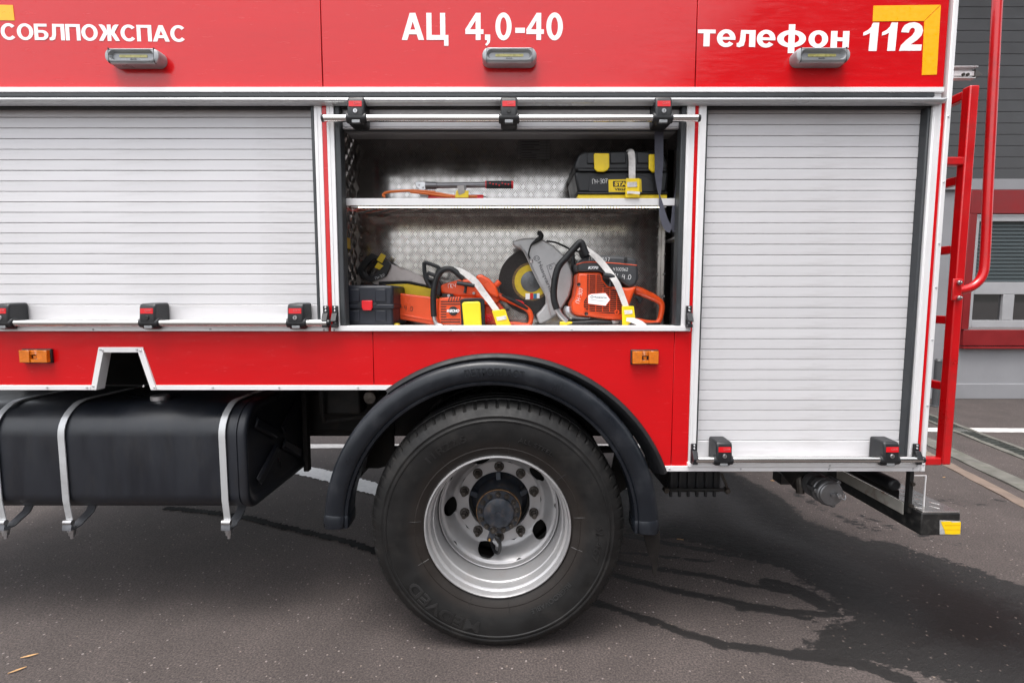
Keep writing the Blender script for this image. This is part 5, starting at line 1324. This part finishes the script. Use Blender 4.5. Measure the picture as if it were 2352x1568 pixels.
# grey belt hanging at the right
gb = thing('hanging_belt', 'dark grey webbing belt hanging in a loop at the right end of the shelf', 'belt', (K1([(2086,640)], .055)[0][0], .055, Z(530)))
K5 = crop(1940, 280, 320/1045.)
MB().ribbon(zat([(474,400),(474,560),(474,760),(470,900),(478,1060),(480,1110)], .050, K5), [.034,.034,.034,.030,.014,.003], .002).build('webbing', GWEB, gb)
MB().ribbon(zat([(480,1108),(492,1180),(512,1300),(545,1400),(575,1440),(600,1452)], .048, K5), [.003,.014,.026,.030,.034,.030], .002).build('webbing', GWEB, gb)
MB().ribbon(zat([(600,1452),(630,1430),(640,1350),(645,1230),(662,1080),(680,900)], .062, K5), [.030,.034,.032,.026,.020,.016], .002).build('webbing', GWEB, gb)

# ---------------------------------------------------------------- things on the locker floor
K2 = crop(1060, 680, 700/2352.)
K3 = crop(1560, 700, 660/2352.)
FZ = fz
# navy case with red clasp
cy0 = .075
ca = K2([(-60,745),(560,745),(612,770),(628,900),(625,1100),(618,1190)], cy0)
cs = thing('tool_case', 'dark navy plastic case with a red clasp in the corner of the locker', 'case', (ca[0][0]+.08, .2, FZ))
cx0, cx1 = lkx0+.004, K2([(612,900)], cy0)[0][0]
zc1 = K2([(300,745)], cy0)[0][1]; zcm = K2([(300,960)], cy0)[0][1]
MB().box(cx0, cx1, cy0, .34, FZ+.001, zcm-.006).build('body', NAVY, cs, bevel=.010, seg=3)
MB().box(cx0, cx1+.003, cy0-.003, .343, zcm-.005, zc1).build('lid', NAVY, cs, bevel=.012, seg=3)
MB().box(cx0, cx1+.006, cy0-.008, .346, zcm-.012, zcm+.004).build('rim_band', NAVY, cs, bevel=.003)
for c0, c1 in ((110,262),(430,545)):
    a_, b_ = K2([(c0,1170),(c1,1000)], cy0); MB().box(a_[0], b_[0], cy0-.004, cy0+.002, FZ+.02, zcm-.02).build('moulded_panel', NAVY, cs, bevel=.004)
    a_, b_ = K2([(c0,930),(c1,800)], cy0); MB().box(a_[0], b_[0], cy0-.007, cy0-.001, zcm+.014, zc1-.016).build('moulded_panel', NAVY, cs, bevel=.004)
MB().prism(K2([(285,908),(398,908),(398,980),(384,1015),(300,1015),(284,980)], cy0-.012), cy0-.016, cy0-.006).build('clasp', REDPL, cs, bevel=.003)
MB().prism(K2([(245,938),(440,938),(440,965),(245,965)], cy0-.009), cy0-.0105, cy0-.006).build('clasp_seat', PLAST, cs, bevel=.001)
# hand saw
sy = .33
hs_ = thing('hand_saw', 'hand saw with a black grip and steel blade leaning on the tread plate', 'hand saw', (K2([(560,700)], sy)[0][0], sy, FZ))
MB().prism(K2([(560,505),(620,530),(900,640),(1000,700),(1010,780),(640,745),(420,735),(392,715),(470,640)], sy), sy-.001, sy+.001).build('blade', mat('saw_steel', (.42,.38,.37), .38, .7, var=.15, vscale=20, dirt=(.14,.09,.07), dirt_amt=.6, dirt_scale=25), hs_, smooth=False)
outer = [(395,410),(470,438),(605,515),(545,650),(372,716),(300,665),(240,605),(262,545),(330,460)]
hole = [(420,470),(500,525),(470,575),(400,655),(345,640),(320,600),(352,540)]
o2, h2 = K2(outer, sy-.006), K2(hole, sy-.006)
def resample(poly, n):
    P_ = [Vector((x, 0, z)) for x, z in poly]; P_.append(P_[0]); L_ = [0]
    for a, b_ in zip(P_, P_[1:]): L_.append(L_[-1]+(b_-a).length)
    out = []
    for i in range(n):
        t = L_[-1]*i/n
        for k in range(len(P_)-1):
            if L_[k] <= t <= L_[k+1]:
                q = P_[k]+(P_[k+1]-P_[k])*((t-L_[k])/(L_[k+1]-L_[k])); out.append((q.x, q.z)); break
    return out
def holed(outer, hole, y0, y1, n=36):
    """plate with one opening: outer and inner outline matched by bearing from the opening's centre"""
    cx = sum(p[0] for p in hole)/len(hole); cz = sum(p[1] for p in hole)/len(hole)
    def cast(poly, a):
        best = None; d = (math.cos(a), math.sin(a))
        for i in range(len(poly)):
            (x0, z0), (x1, z1) = poly[i], poly[(i+1) % len(poly)]
            ex, ez = x1-x0, z1-z0; den = d[0]*ez-d[1]*ex
            if abs(den) < 1e-12: continue
            t = ((x0-cx)*ez-(z0-cz)*ex)/den; s = ((x0-cx)*d[1]-(z0-cz)*d[0])/den
            if t > 0 and -1e-6 <= s <= 1+1e-6 and (best is None or t > best): best = t
        return (cx+d[0]*best, cz+d[1]*best)
    A = [cast(outer, 2*PI*i/n) for i in range(n)]; B = [cast(hole, 2*PI*i/n) for i in range(n)]
    loops = [ring(A, y0), ring(B, y0), ring(B, y1), ring(A, y1), ring(A, y0)]
    return MB().loft(loops, False, False)
holed(o2, h2, sy-.020, sy+.014).build('grip', PLAST, hs_, bevel=.005, angle=50)
MB().prism(K2([(490,405),(542,432),(500,512),(440,482)], sy-.03), sy-.030, sy-.026).build('tag', YELLOW, hs_, bevel=.001)
MB().prism(K2([(452,500),(512,540),(470,582),(415,556)], sy-.03), sy-.026, sy-.022).build('tag', YELLOW, hs_, bevel=.001)
a_ = K2([(436,690)], sy-.022)[0]; handwriting('ПЧ-307', a_[0], a_[1], .0125, sy-.0205, CHALK, hs_, rot=math.radians(22), gap=.6)
# yellow blade sheath with a black edge
ys = .30
yh = thing('yellow_sheath', 'yellow sheath with a ribbed black edge lying behind the orange scabbard', 'sheath', (K2([(760,800)], ys)[0][0], ys, FZ))
MB().prism(K2([(540,742),(770,732),(960,768),(1080,800),(1080,900),(620,830)], ys), ys-.008, ys+.008).build('sheath', YELLOW, yh, bevel=.003)
MB().tube(zat([(468,722),(600,718),(770,716),(880,738),(1000,762)], ys-.004, K2), .0065, 8).build('edge_tube', RUBBER, yh)

# ---- chainsaw
qy = .20
cw = thing('chainsaw', 'orange chainsaw with black handles and a long orange blade scabbard on the locker floor', 'chainsaw', (K2([(1300,1100)], qy)[0][0], qy, FZ))
MB().prism(K2([(622,822),(1040,872),(1120,900),(1120,1160),(1030,1166),(690,1106),(625,1085)], qy+.02), qy+.005, qy+.035).build('blade_scabbard', ORANGE, cw, bevel=.006)
MB().prism(K2([(640,1040),(1035,1110),(1035,1130),(640,1056)], qy+.005), qy+.001, qy+.0055).build('scabbard_rib', ORANGE, cw, bevel=.002)
handw = K2([(690,985)], qy)[0]; handwriting('-4.0', handw[0], handw[1]-.008, .021, qy+.0045, INK, cw, rot=math.radians(-8), gap=.8)
# housings
MB().prism(K2([(1130,745),(1330,690),(1470,682),(1560,700),(1650,800),(1740,880),(1745,930),(1600,960),(1530,880),(1330,872),(1140,835)], qy), qy-.03, qy+.10).build('top_cover', ORANGE, cw, bevel=.010, seg=3)
MB().prism(K2([(1500,690),(1508,640),(1560,636),(1640,678),(1705,745),(1745,840),(1740,890),(1640,850),(1560,760)], qy-.01), qy-.045, qy+.08).build('rear_cowl', ORANGE, cw, bevel=.012, seg=3)
cov = MB().prism(K2([(1118,880),(1330,866),(1480,872),(1540,890),(1590,980),(1600,1165),(1116,1168),(1092,1080),(1095,900)], qy-.03), qy-.05, qy+.09).build('starter_cover', ORANGE, cw, bevel=.008, seg=3)
sl = MB()
for k in range(9):
    c0 = 915+k*27; x0c = 1125; x1c = 1185 if 2 <= k <= 6 else 1330
    (a1_, b1_), (a2_, b2_) = K2([(x0c, c0+12), (x1c, c0)], qy-.05); sl.box(a1_, a2_, qy-.0508, qy-.049, b1_, b2_)
for k in range(5):
    (a1_, b1_), (a2_, b2_) = K2([(1200+k*28, 925), (1214+k*28, 870)], qy-.05); sl.prism([(a1_, b1_), (a1_+.003, b1_), (a2_+.004, b2_), (a2_, b2_)], qy-.0509, qy-.049)
sl.build('vent_slot', INK, cov, smooth=False)
a_ = K2([(1258,1020)], qy-.05)[0]
MB().lathe([(.0001,qy-.056),(.0175,qy-.0555),(.0195,qy-.053),(.0195,qy-.048)], a_[0], a_[1], 32).build('starter_badge', INK, cov)
p0, p1 = K2([(1220,1035),(1322,1003)], qy-.057); lettering('ECHO', p0[0], p1[0], p0[1], p1[1], qy-.0562, WPAINT, cov, offset=.05, shear=.25, depth=.0008)
for k in range(4):
    p0, p1 = K2([(1188+k*8,1032),(1193+k*8,1004)], qy-.057); MB().prism([(p0[0],p0[1]),(p1[0],p0[1]),(p1[0]+.0012,p1[1]),(p0[0]+.0012,p1[1])], qy-.057, qy-.0555).build('badge_bar', WPAINT, cov, smooth=False)
MB().tube(zat([(948,502),(1020,525),(1098,556),(1098,590),(1066,640),(985,612)], qy+.0, K2), .0085, 10).build('hand_guard', PLAST, cw)
MB().tube(zat([(948,502),(950,580),(960,660),(985,720),(1020,770)], qy+.0, K2), .0090, 10).build('hand_guard', PLAST, cw)
MB().tube(zat([(985,612),(978,640),(1000,680),(1060,690)], qy+.0, K2), .0070, 10).build('hand_guard', PLAST, cw)
MB().prism(K2([(1000,680),(1110,690),(1140,760),(1130,870),(1060,840),(1010,760)], qy+.03), qy+.02, qy+.06).build('guard_mount', PLAST, cw, bevel=.006)
MB().tube(zat([(1052,1080),(1046,960),(1046,860),(1058,760),(1090,650),(1150,585),(1225,575),(1290,612),(1370,680)], qy-.065, K2), .0125, 14).build('front_handle', RUBBER, cw)
MB().tube(zat([(1052,1078),(1060,1120),(1085,1160),(1140,1180)], qy-.065, K2), .0085, 12).build('handle_tube', STEEL, cw)
MB().tube(zat([(1296,722),(1380,735),(1486,752)], qy-.075, K2), [.009,.0095,.009], 10).build('pull_grip', PLAST, cw)
MB().tube(zat([(1392,745),(1388,790),(1380,830)], qy-.066, K2), [.0075,.006,.007], 8).build('pull_stem', PLAST, cw)
a_ = K2([(1475,832)], qy-.05)[0]; MB().lathe([(.001,qy-.054),(.005,qy-.054),(.006,qy-.05),(.006,qy-.03)], a_[0], a_[1], 14).build('cover_screw', STEEL, cw)
a_ = K2([(1205,858)], qy-.05)[0]; MB().lathe([(.001,qy-.040),(.006,qy-.040),(.007,qy-.036),(.007,qy-.02)], a_[0], a_[1], 14).build('cover_screw', STEEL, cw)
MB().prism(K2([(1140,835),(1260,840),(1260,890),(1145,885)], qy-.02), qy-.034, qy-.02).build('switch_recess', INK, cw, bevel=.002)
(a1_, b1_), (a2_, b2_) = K2([(1715,745),(1750,705)], qy); MB().cyl((a1_-.004, qy, b1_-.004), (a2_, qy, b2_), .0125, n=14).build('fuel_cap', ORANGE, cw, bevel=.002)
MB().tube(zat([(1735,860),(1850,905),(1960,955),(2040,1000),(2078,1050),(2085,1110),(2068,1160),(2030,1172),(1930,1160),(1820,1158),(1600,1165)], qy+.03, K2), [.015,.014,.012,.012,.0115,.0105,.010,.0105,.010,.010,.011], 12).build('rear_handle', ORANGE, cw)
MB().tube(zat([(1770,852),(1860,895),(1960,945),(2050,1000)], qy+.022, K2), [.006,.010,.010,.006], 10).build('grip_pad', RUBBER, cw)
MB().prism(K2([(1895,890),(1990,915),(2012,935),(2005,955),(1960,940)], qy+.03), qy+.025, qy+.04).build('throttle_lock', REDPL, cw, bevel=.002)
MB().prism(K2([(1790,1000),(1850,990),(1845,1030),(1815,1010)], qy+.03), qy+.025, qy+.037).build('throttle_trigger', PLAST, cw, bevel=.002)
MB().prism(K2([(1590,960),(1745,925),(1800,1000),(1860,1160),(1600,1165)], qy+.02), qy-.01, qy+.08).build('tank_housing', mat('dark_orange_plastic', (.55,.05,.010), .4, var=.1), cw, bevel=.008)
a_ = K2([(1628,1098)], qy-.02)[0]; MB().lathe([(.001,qy-.022),(.006,qy-.024),(.007,qy-.02),(.0165,qy-.019),(.0175,qy-.015),(.0175,qy)], a_[0], a_[1], 20).build('tank_cap', REDPL, cw)
a_ = K2([(1205,775)], qy-.035)[0]; handwriting('ПСЧ', a_[0], a_[1], .016, qy-.0315, CHALK, cw, rot=math.radians(4), gap=.68)
# yellow pad in black edging in front of the saw
yp = thing('yellow_pad', 'flat yellow pad with black webbing edges standing in front of the chainsaw', 'pad', (K2([(1455,1180)], .09)[0][0], .10, FZ))
MB().prism(K2([(1330,900),(1380,885),(1560,880),(1590,905),(1598,1190),(1345,1190)], .105), .100, .112).build('edging', RUBBER, yp, bevel=.004)
MB().prism(K2([(1350,940),(1372,925),(1530,918),(1546,935),(1562,1190),(1372,1190)], .098), .088, .0995).build('pad', mat('yellow_foam', (.82,.62,.015), .5, var=.05), yp, bevel=.006, seg=3)
# strap over the chainsaw
sc1 = thing('lashing_strap', 'soiled white webbing strap with a yellow buckle over the orange chainsaw', 'strap', (K2([(1780,1180)], .1)[0][0], .10, FZ), 'white lashing straps with yellow buckles')
pp = K2([(1248,562),(1330,590),(1420,650),(1500,720),(1580,830),(1650,920),(1730,1030)], .115)
MB().ribbon([(x, y, z) for (x, z), y in zip(pp, (.155,.128,.122,.120,.118,.112,.105))], [.012,.020,.026,.028,.027,.025,.024], .0025).build('webbing', WEB, sc1)
buckle([(1668,1018),(1808,1000),(1850,1120),(1866,1160),(1886,1188),(1722,1188)], .10, sc1, K2, [(1712,1086),(1818,1068),(1826,1108),(1728,1126)])
# ---- cut-off saw
ky = .17
kw = thing('cut_off_saw', 'orange and black power cutter with a silver blade guard and a large abrasive disc', 'power cutter', (K3([(1200,1150)], ky)[0][0], ky, FZ))
dy = .27
dc = K3([(430,680)], dy)[0]; DR = abs(K3([(62,680)], dy)[0][0]-dc[0])
MB().lathe([(.012,dy-.002),(DR,dy-.002),(DR,dy+.002),(.012,dy+.002)], dc[0], dc[1], 72).build('cutting_disc', DISC, kw, angle=20)
dpk = DR/370.
GOLD = mat('worn_print', (.16,.10,.04), .7, var=.5, vscale=90)
MB().lathe([(.05*DR,dy-.0026),(210*dpk*1.02,dy-.0026),(210*dpk*1.03,dy-.0022)], dc[0], dc[1], 56).build('disc_edge_print', GOLD, kw, angle=20)
MB().lathe([(.05*DR,dy-.0032),(188*dpk,dy-.0032),(189*dpk,dy-.0027)], dc[0], dc[1], 56).build('disc_label', mat('disc_yellow', (.62,.45,.02), .5, var=.12, vscale=50), kw, angle=20)
for (u0, v0, u1, v1, mm_) in ((418,810,452,878,REDPL),(455,815,492,870,mat('print_blue',(.02,.16,.32),.5)),(366,812,414,880,WPAINT),(495,812,525,868,WPAINT)):
    a_, b_ = K3([(u0,v1),(u1,v0)], dy-.0035); MB().box(a_[0], b_[0], dy-.0036, dy-.0033, a_[1], b_[1]).build('disc_print', mm_, kw, smooth=False)
MB().lathe([(.0001,dy-.016),(.008,dy-.016),(.009,dy-.013),(.014,dy-.013),(.015,dy-.010),(112*dpk*.9,dy-.009),(118*dpk,dy-.006),(118*dpk,dy-.0034)], dc[0], dc[1], 40).build('disc_flange', mat('flange_steel', (.12,.125,.13), .4, .6, var=.3, vscale=30), kw, angle=25)
gp = [(213,232),(330,197),(470,188),(560,208),(690,285),(790,385),(860,490),(896,600),(890,720),(855,850),(785,965),(700,1062),(620,1122),(530,1158),(500,1110),(484,1050),(540,1000),(590,930),(592,850),(550,770),(490,650),(440,540),(400,430),(350,350),(300,310),(240,288)]
MB().prism(K3(gp, dy-.03), dy-.045, dy-.010).build('blade_guard', MAGN, kw, bevel=.008, seg=3)
MB().tube(zat([(300,262),(380,400),(450,560),(520,700),(590,820),(620,960),(655,1090)], dy-.046, K3), .0035, 6).build('guard_rib', MAGN, kw)
MB().lathe([(DR*1.01,dy-.01),(DR*1.03,dy-.01),(DR*1.03,dy+.02),(DR*1.01,dy+.02)], dc[0], dc[1], 40, math.radians(-55), math.radians(95)).build('guard_rim', INK, kw)
(p0, p1) = K3([(520,1),(1,1)], dy-.05)
def along(c0, c1, s, h, m_, off, depth, y, parent, name='lettering'):
    (x0_, z0_), (x1_, z1_) = K3([c0, c1], y); L_ = math.hypot(x1_-x0_, z1_-z0_); an = math.atan2(z1_-z0_, x1_-x0_)
    ca_, sa_ = math.cos(an), math.sin(an)
    lettering(s, 0, L_, 0, h, y, m_, parent, offset=off, depth=depth, name=name, fn=lambda x, yy, z: (x0_+x*ca_-z*sa_, yy, z0_+x*sa_+z*ca_))
GREYE = mat('guard_emboss', (.13,.13,.135), .45, .3)
along((490,470),(632,815), 'Husqvarna', .021, GREYE, .01, .0012, dy-.0455, kw)
b = MB()
a_ = K3([(492,418)], dy-.046)[0]
b.tube([(a_[0]+.012*math.cos(t), dy-.046, a_[1]+.010*math.sin(t)) for t in [i*2*PI/12 for i in range(13)]], .0013, 5); b.tube([(a_[0]-.006,dy-.046,a_[1]-.004),(a_[0]-.006,dy-.046,a_[1]+.006)], .001, 5); b.tube([(a_[0]+.006,dy-.046,a_[1]-.004),(a_[0]+.006,dy-.046,a_[1]+.006)], .001, 5); b.tube([(a_[0]-.006,dy-.046,a_[1]),(a_[0]+.006,dy-.046,a_[1])], .001, 5)
b.build('guard_emblem', GREYE, kw)
b = MB(); pq = K3([(605,505),(690,470),(710,500),(735,640),(665,675)], dy-.046); b.tube([(x, dy-.046, z) for x, z in pq+[pq[0]]], .0012, 5, smooth=False)
a_ = K3([(650,520)], dy-.046)[0]; b.tube([(a_[0]+.006*math.cos(t), dy-.046, a_[1]+.008*math.sin(t)) for t in [i*2*PI/10 for i in range(11)]], .001, 5)
b.build('guard_plate_outline', GREYE, kw)
MB().tube(zat([(545,165),(525,200),(470,235),(430,270),(408,330),(402,380),(418,420)], dy-.058, K3), [.006,.009,.007,.0035,.003,.003,.003], 8).build('guard_lever', RUBBER, kw)
MB().tube(zat([(500,128),(530,140),(540,180),(480,225)], dy-.052, K3), [.010,.011,.012,.008], 10).build('lever_grip', RUBBER, kw)
a_ = K3([(430,445)], dy-.05)[0]; MB().lathe([(.001,dy-.056),(.003,dy-.056),(.007,dy-.053),(.008,dy-.048),(.008,dy-.044)], a_[0], a_[1], 14).build('lever_bolt', STEEL, kw)
MB().tube(zat([(600,225),(700,238),(800,280),(880,320),(990,348)], dy-.03, K3), .0042, 8).build('water_hose', RUBBER, kw)
# engine: orange cover, black top, grille
oc = MB().prism(K3([(945,582),(1220,582),(1232,660),(1290,735),(1500,750),(1620,728),(1570,830),(1548,900),(1470,1110),(1300,1108),(1080,1075),(925,1062),(880,1010),(880,920),(918,850),(942,700)], ky-.04), ky-.06, ky+.08).build('engine_cover', ORANGE, kw, bevel=.012, seg=3)
MB().prism(K3([(1062,594),(1205,594),(1222,672),(1292,752),(1400,780),(1480,800),(1455,1052),(1390,1050),(1200,1030),(1060,1005),(1022,960),(1028,900),(1060,850)], ky-.062), ky-.0615, ky-.0595).build('grille_opening', INK, oc, smooth=False)
gb_ = MB()
for k in range(20):
    c = 606+k*23; xa_ = 1060 if c < 860 else max(1024, 1060-(c-860)*.5); xb_ = 1206 if c < 640 else 1206+(c-640)*.55 if c < 730 else 1290+(c-730)*1.6 if c < 850 else 1470
    if c > 1000: xa_ = 1060+(c-1000)*3
    (x0_, z0_), (x1_, z1_) = K3([(xa_, c), (min(xb_, 1475), c+4)], ky-.064); gb_.prism([(x0_, z0_-.0011), (x1_, z1_-.0011), (x1_, z1_+.0011), (x0_, z0_+.0011)], ky-.0655, ky-.0616)
for k in range(5):
    c = 1085+k*78; t0 = 598 if c < 1200 else 745 if c < 1320 else 790
    (x0_, z0_), (x1_, z1_) = K3([(c-5, 1015), (c, t0)], ky-.064); gb_.prism([(x0_-.001, z0_), (x0_+.001, z0_), (x1_+.001, z1_), (x1_-.001, z1_)], ky-.0652, ky-.0618)
gb_.build('grille_bar', ORANGE, oc, smooth=False)
MB().prism(K3([(1068,832),(1108,816),(1272,804),(1330,882),(1272,958),(1068,932)], ky-.07), ky-.0685, ky-.0656).build('name_plate_edge', ORANGE, oc, bevel=.001)
MB().prism(K3([(1074,834),(1110,821),(1268,810),(1320,882),(1268,950),(1074,927)], ky-.07), ky-.0700, ky-.0686).build('name_plate', WPAINT, oc, smooth=False)
along((1136,868),(1280,876), 'Husqvarna', .0095, mat('plate_ink', (.03,.035,.05), .5), .01, .0006, ky-.0701, oc)
for ln in (((1098,882),(1272,905)),):
    (x0_, z0_), (x1_, z1_) = K3(list(ln[0:2]), ky-.0705); MB().prism([(x0_,z0_-.0005),(x1_,z1_-.0005),(x1_,z1_+.0005),(x0_,z0_+.0005)], ky-.0706, ky-.0700).build('plate_line', INK, oc, smooth=False)
a_ = K3([(1115,852)], ky-.071)[0]; MB().tube([(a_[0]+.005*math.cos(t), ky-.0703, a_[1]+.0045*math.sin(t)) for t in [i*2*PI/10 for i in range(11)]], .0008, 5).build('plate_emblem', INK, oc)
for q in ((968,712),(1052,1042)):
    a_ = K3([q], ky-.062)[0]; MB().lathe([(.001,ky-.0605),(.006,ky-.0615),(.0075,ky-.0625),(.0075,ky-.058)], a_[0], a_[1], 14).build('cover_screw', INK, oc)
a_ = K3([(1395,1022)], ky-.062)[0]; MB().lathe([(.006,ky-.062),(.0065,ky-.068),(.0095,ky-.068),(.010,ky-.060)], a_[0], a_[1], 16).build('decompression_port', ORANGE, oc)
tc_ = MB().prism(K3([(932,492),(1000,425),(1130,392),(1400,394),(1590,420),(1622,500),(1625,650),(1592,730),(1505,742),(1440,690),(1240,592),(1190,576),(945,572)], ky-.035), ky-.062, ky+.085).build('air_filter_cover', mat('saw_grey_plastic', (.040,.042,.046), .42, var=.15, vscale=20, bump=.2, bscale=500, dirt=(.09,.085,.08), dirt_amt=.4), kw, bevel=.012, seg=3)
MB().tube(zat([(938,488),(1040,462),(1190,462),(1400,476),(1622,497)], ky-.0615, K3), .0022, 6).build('orange_stripe', ORANGE, tc_)
MB().box(K3([(1480,460)], ky-.064)[0][0], K3([(1512,460)], ky-.064)[0][0], ky-.068, ky-.058, K3([(0,462)], ky-.064)[0][1], K3([(0,405)], ky-.064)[0][1]).build('cover_clip', INK, tc_, bevel=.002)
p0, p1 = K3([(1070,540),(1188,508)], ky-.063); lettering('K770', p0[0], p1[0], p0[1], p1[1], ky-.0622, WPAINT, tc_, offset=.04, shear=.3, depth=.0008)
for (c, s, h, rt, gp_) in (((1085,440),'ПСЧ-307',.0135,-3,.95),((1355,555),'4100362',.0125,-2,.72),((1335,640),'АЦ-4.0',.0195,-4,.78)):
    a_ = K3([c], ky-.064)[0]; handwriting(s, a_[0], a_[1], h, ky-.0625, CHALK, tc_, rot=math.radians(rt), gap=gp_)
a_ = K3([(975,925)], ky-.062)[0]; handwriting('ПЧ-307', a_[0], a_[1], .0150, ky-.0605, CHALK, oc, rot=math.radians(76), gap=.72)
MB().tube(zat([(720,990),(692,900),(684,800),(700,650),(738,515),(830,405),(920,300),(975,242),(1005,258),(1030,330),(1055,380)], ky-.085, K3), .0140, 14).build('front_handle', RUBBER, kw)
MB().tube(zat([(718,985),(760,1060),(830,1130)], ky-.085, K3), .0115, 12).build('handle_tube', STEEL, kw)
MB().prism(K3([(990,300),(1110,350),(1130,400),(1030,420),(1000,370)], ky-.02), ky-.04, ky+.06).build('handle_mount', PLAST, kw, bevel=.006)
MB().prism(K3([(752,1132),(892,1132),(892,1188),(752,1188)], ky-.085), ky-.095, ky-.07).build('foot', YELLOW, kw, bevel=.003)
MB().prism(K3([(835,1165),(893,1150),(893,1189),(835,1189)], ky-.09), ky-.0965, ky-.0945).build('foot_pad', INK, kw, smooth=False)
MB().prism(K3([(880,1130),(1160,1112),(1330,1120),(1340,1155),(880,1160)], ky-.05), ky-.06, ky+.06).build('base_plate', PLAST, kw, bevel=.004)
MB().tube(zat([(850,960),(850,1020),(900,1070),(980,1090),(1090,1095)], ky-.01, K3), [.016,.021,.020,.016,.014], 12).build('exhaust', STEEL, kw)
MB().prism(K3([(1330,1115),(1425,1120),(1420,1148),(1350,1158)], ky-.05), ky-.05, ky+.04).build('exhaust_bracket', STEEL, kw, bevel=.003)
MB().prism(K3([(880,360),(920,360),(925,560),(900,620)], ky+.08), ky+.07, ky+.095).build('arm', PLAST, kw, bevel=.004)
MB().tube(zat([(1600,770),(1650,790),(1780,845),(1880,905),(1905,960),(1895,1050),(1872,1118),(1835,1145),(1740,1140),(1640,1120),(1470,1100)], ky+.02, K3), [.016,.019,.017,.0135,.0125,.0115,.0115,.012,.011,.011,.012], 12).build('rear_handle', ORANGE, kw)
MB().prism(K3([(1590,855),(1640,835),(1690,870),(1660,925),(1640,930),(1625,880)], ky+.02), ky+.012, ky+.028).build('throttle_trigger', PLAST, kw, bevel=.003)
MB().tube(zat([(1242,604),(1330,622),(1434,645)], ky-.085, K3), [.0105,.012,.0105], 10).build('pull_grip', PLAST, kw)
MB().tube(zat([(1335,630),(1328,690),(1318,735)], ky-.075, K3), [.011,.008,.009], 8).build('pull_stem', PLAST, kw)
MB().prism(K3([(1700,1150),(1880,1140),(1880,1180),(1700,1188)], ky), ky-.01, ky+.05).build('tank_foot', INK, kw, bevel=.003)
# strap over the cutter
sc2 = thing('lashing_strap', 'clean white webbing strap with a yellow buckle over the black and orange power cutter', 'strap', (K3([(1530,1180)], .07)[0][0], .08, FZ), 'white lashing straps with yellow buckles')
pp = K3([(1020,262),(1100,340),(1200,430),(1290,540),(1360,650),(1410,740),(1455,850),(1494,960)], .08)
MB().ribbon([(x, y, z) for (x, z), y in zip(pp, (.11,.096,.094,.090,.074,.074,.076,.074))], [.012,.020,.026,.026,.025,.025,.024,.024], .0025).build('webbing', WEB, sc2)
buckle([(1450,956),(1584,956),(1602,1092),(1520,1170),(1482,1190),(1455,1190)], .07, sc2, K3, [(1476,1002),(1570,1000),(1572,1042),(1484,1050)])
MB().ribbon([(x, y, z) for (x, z), y in zip(K3([(1508,1106),(1580,1118),(1650,1150),(1700,1186)], .055), (.062,.052,.044,.040))], [.014,.022,.024,.022], .002).build('webbing_end', WEB, sc2)
# strap end on the left wall
sw = thing('lashing_strap', 'yellow buckle on a short white strap fixed to the left locker wall', 'strap', (K2([(150,300)], .2)[0][0], .2, Z(560,.2)), 'white lashing straps with yellow buckles')
xw = lkx0+.003
sw_y = .26
a_, b_ = K2([(125,365),(200,250)], sw_y)
MB().box(xw, xw+.006, sw_y-.05, sw_y+.0, a_[1], b_[1]).build('buckle', YELLOW, sw, bevel=.002)
MB().box(xw, xw+.003, .06, sw_y-.051, a_[1]+.005, b_[1]-.003).build('webbing', WEB, sw)
MB().box(K2([(622,1150)], .12)[0][0], K2([(686,1150)], .12)[0][0], .10, .13, FZ+.0005, K2([(650,1150)], .12)[0][1]).build('x', YELLOW, None, bevel=.002)
bpy.data.objects['x'].name = 'wedge_block'
tag(bpy.data.objects['wedge_block'], 'small yellow block on the locker floor beside the navy case', 'block')

# ---------------------------------------------------------------- dry leaves on the asphalt
LEAF = mat('dry_leaf', (.42,.24,.10), .7, var=.3, vscale=60)
def leaf(u, v, L_, an, label):
    gx_, gy_ = ground(u, v); d = Vector((math.cos(an), math.sin(an), 0)); n = Vector((-d.y, d.x, 0)); c = Vector((gx_, gy_, .006)); pts = []
    b = MB(); prof_ = [(-.5,.02),(-.3,.45),(0,.7),(.25,.5),(.5,.03)]
    loops = [[c+d*L_*t-n*L_*.13*w, c+d*L_*t+Vector((0,0,.004-.01*t*t)), c+d*L_*t+n*L_*.13*w, c+d*L_*t-Vector((0,0,.002))] for t, w in prof_]
    tag(b.loft(loops).build('dry_leaf', LEAF), label, 'leaf', 'dry leaves on the asphalt')
leaf(68, 1508, .055, .45, 'longer curled tan leaf on the asphalt, close to a browner one')
leaf(40, 1541, .052, .75, 'ochre brown leaf on the asphalt, beside a paler tan one')
leaf(1774, 1105, .030, -.5, 'small orange leaf lying at the wet edge under the rear overhang')
leaf(2168, 1097, .028, .2, 'tiny yellow leaf on dry asphalt below the rear ladder')
leaf(1562, 1240, .04, -.3, 'small brown leaf on wet asphalt behind the mud flap')
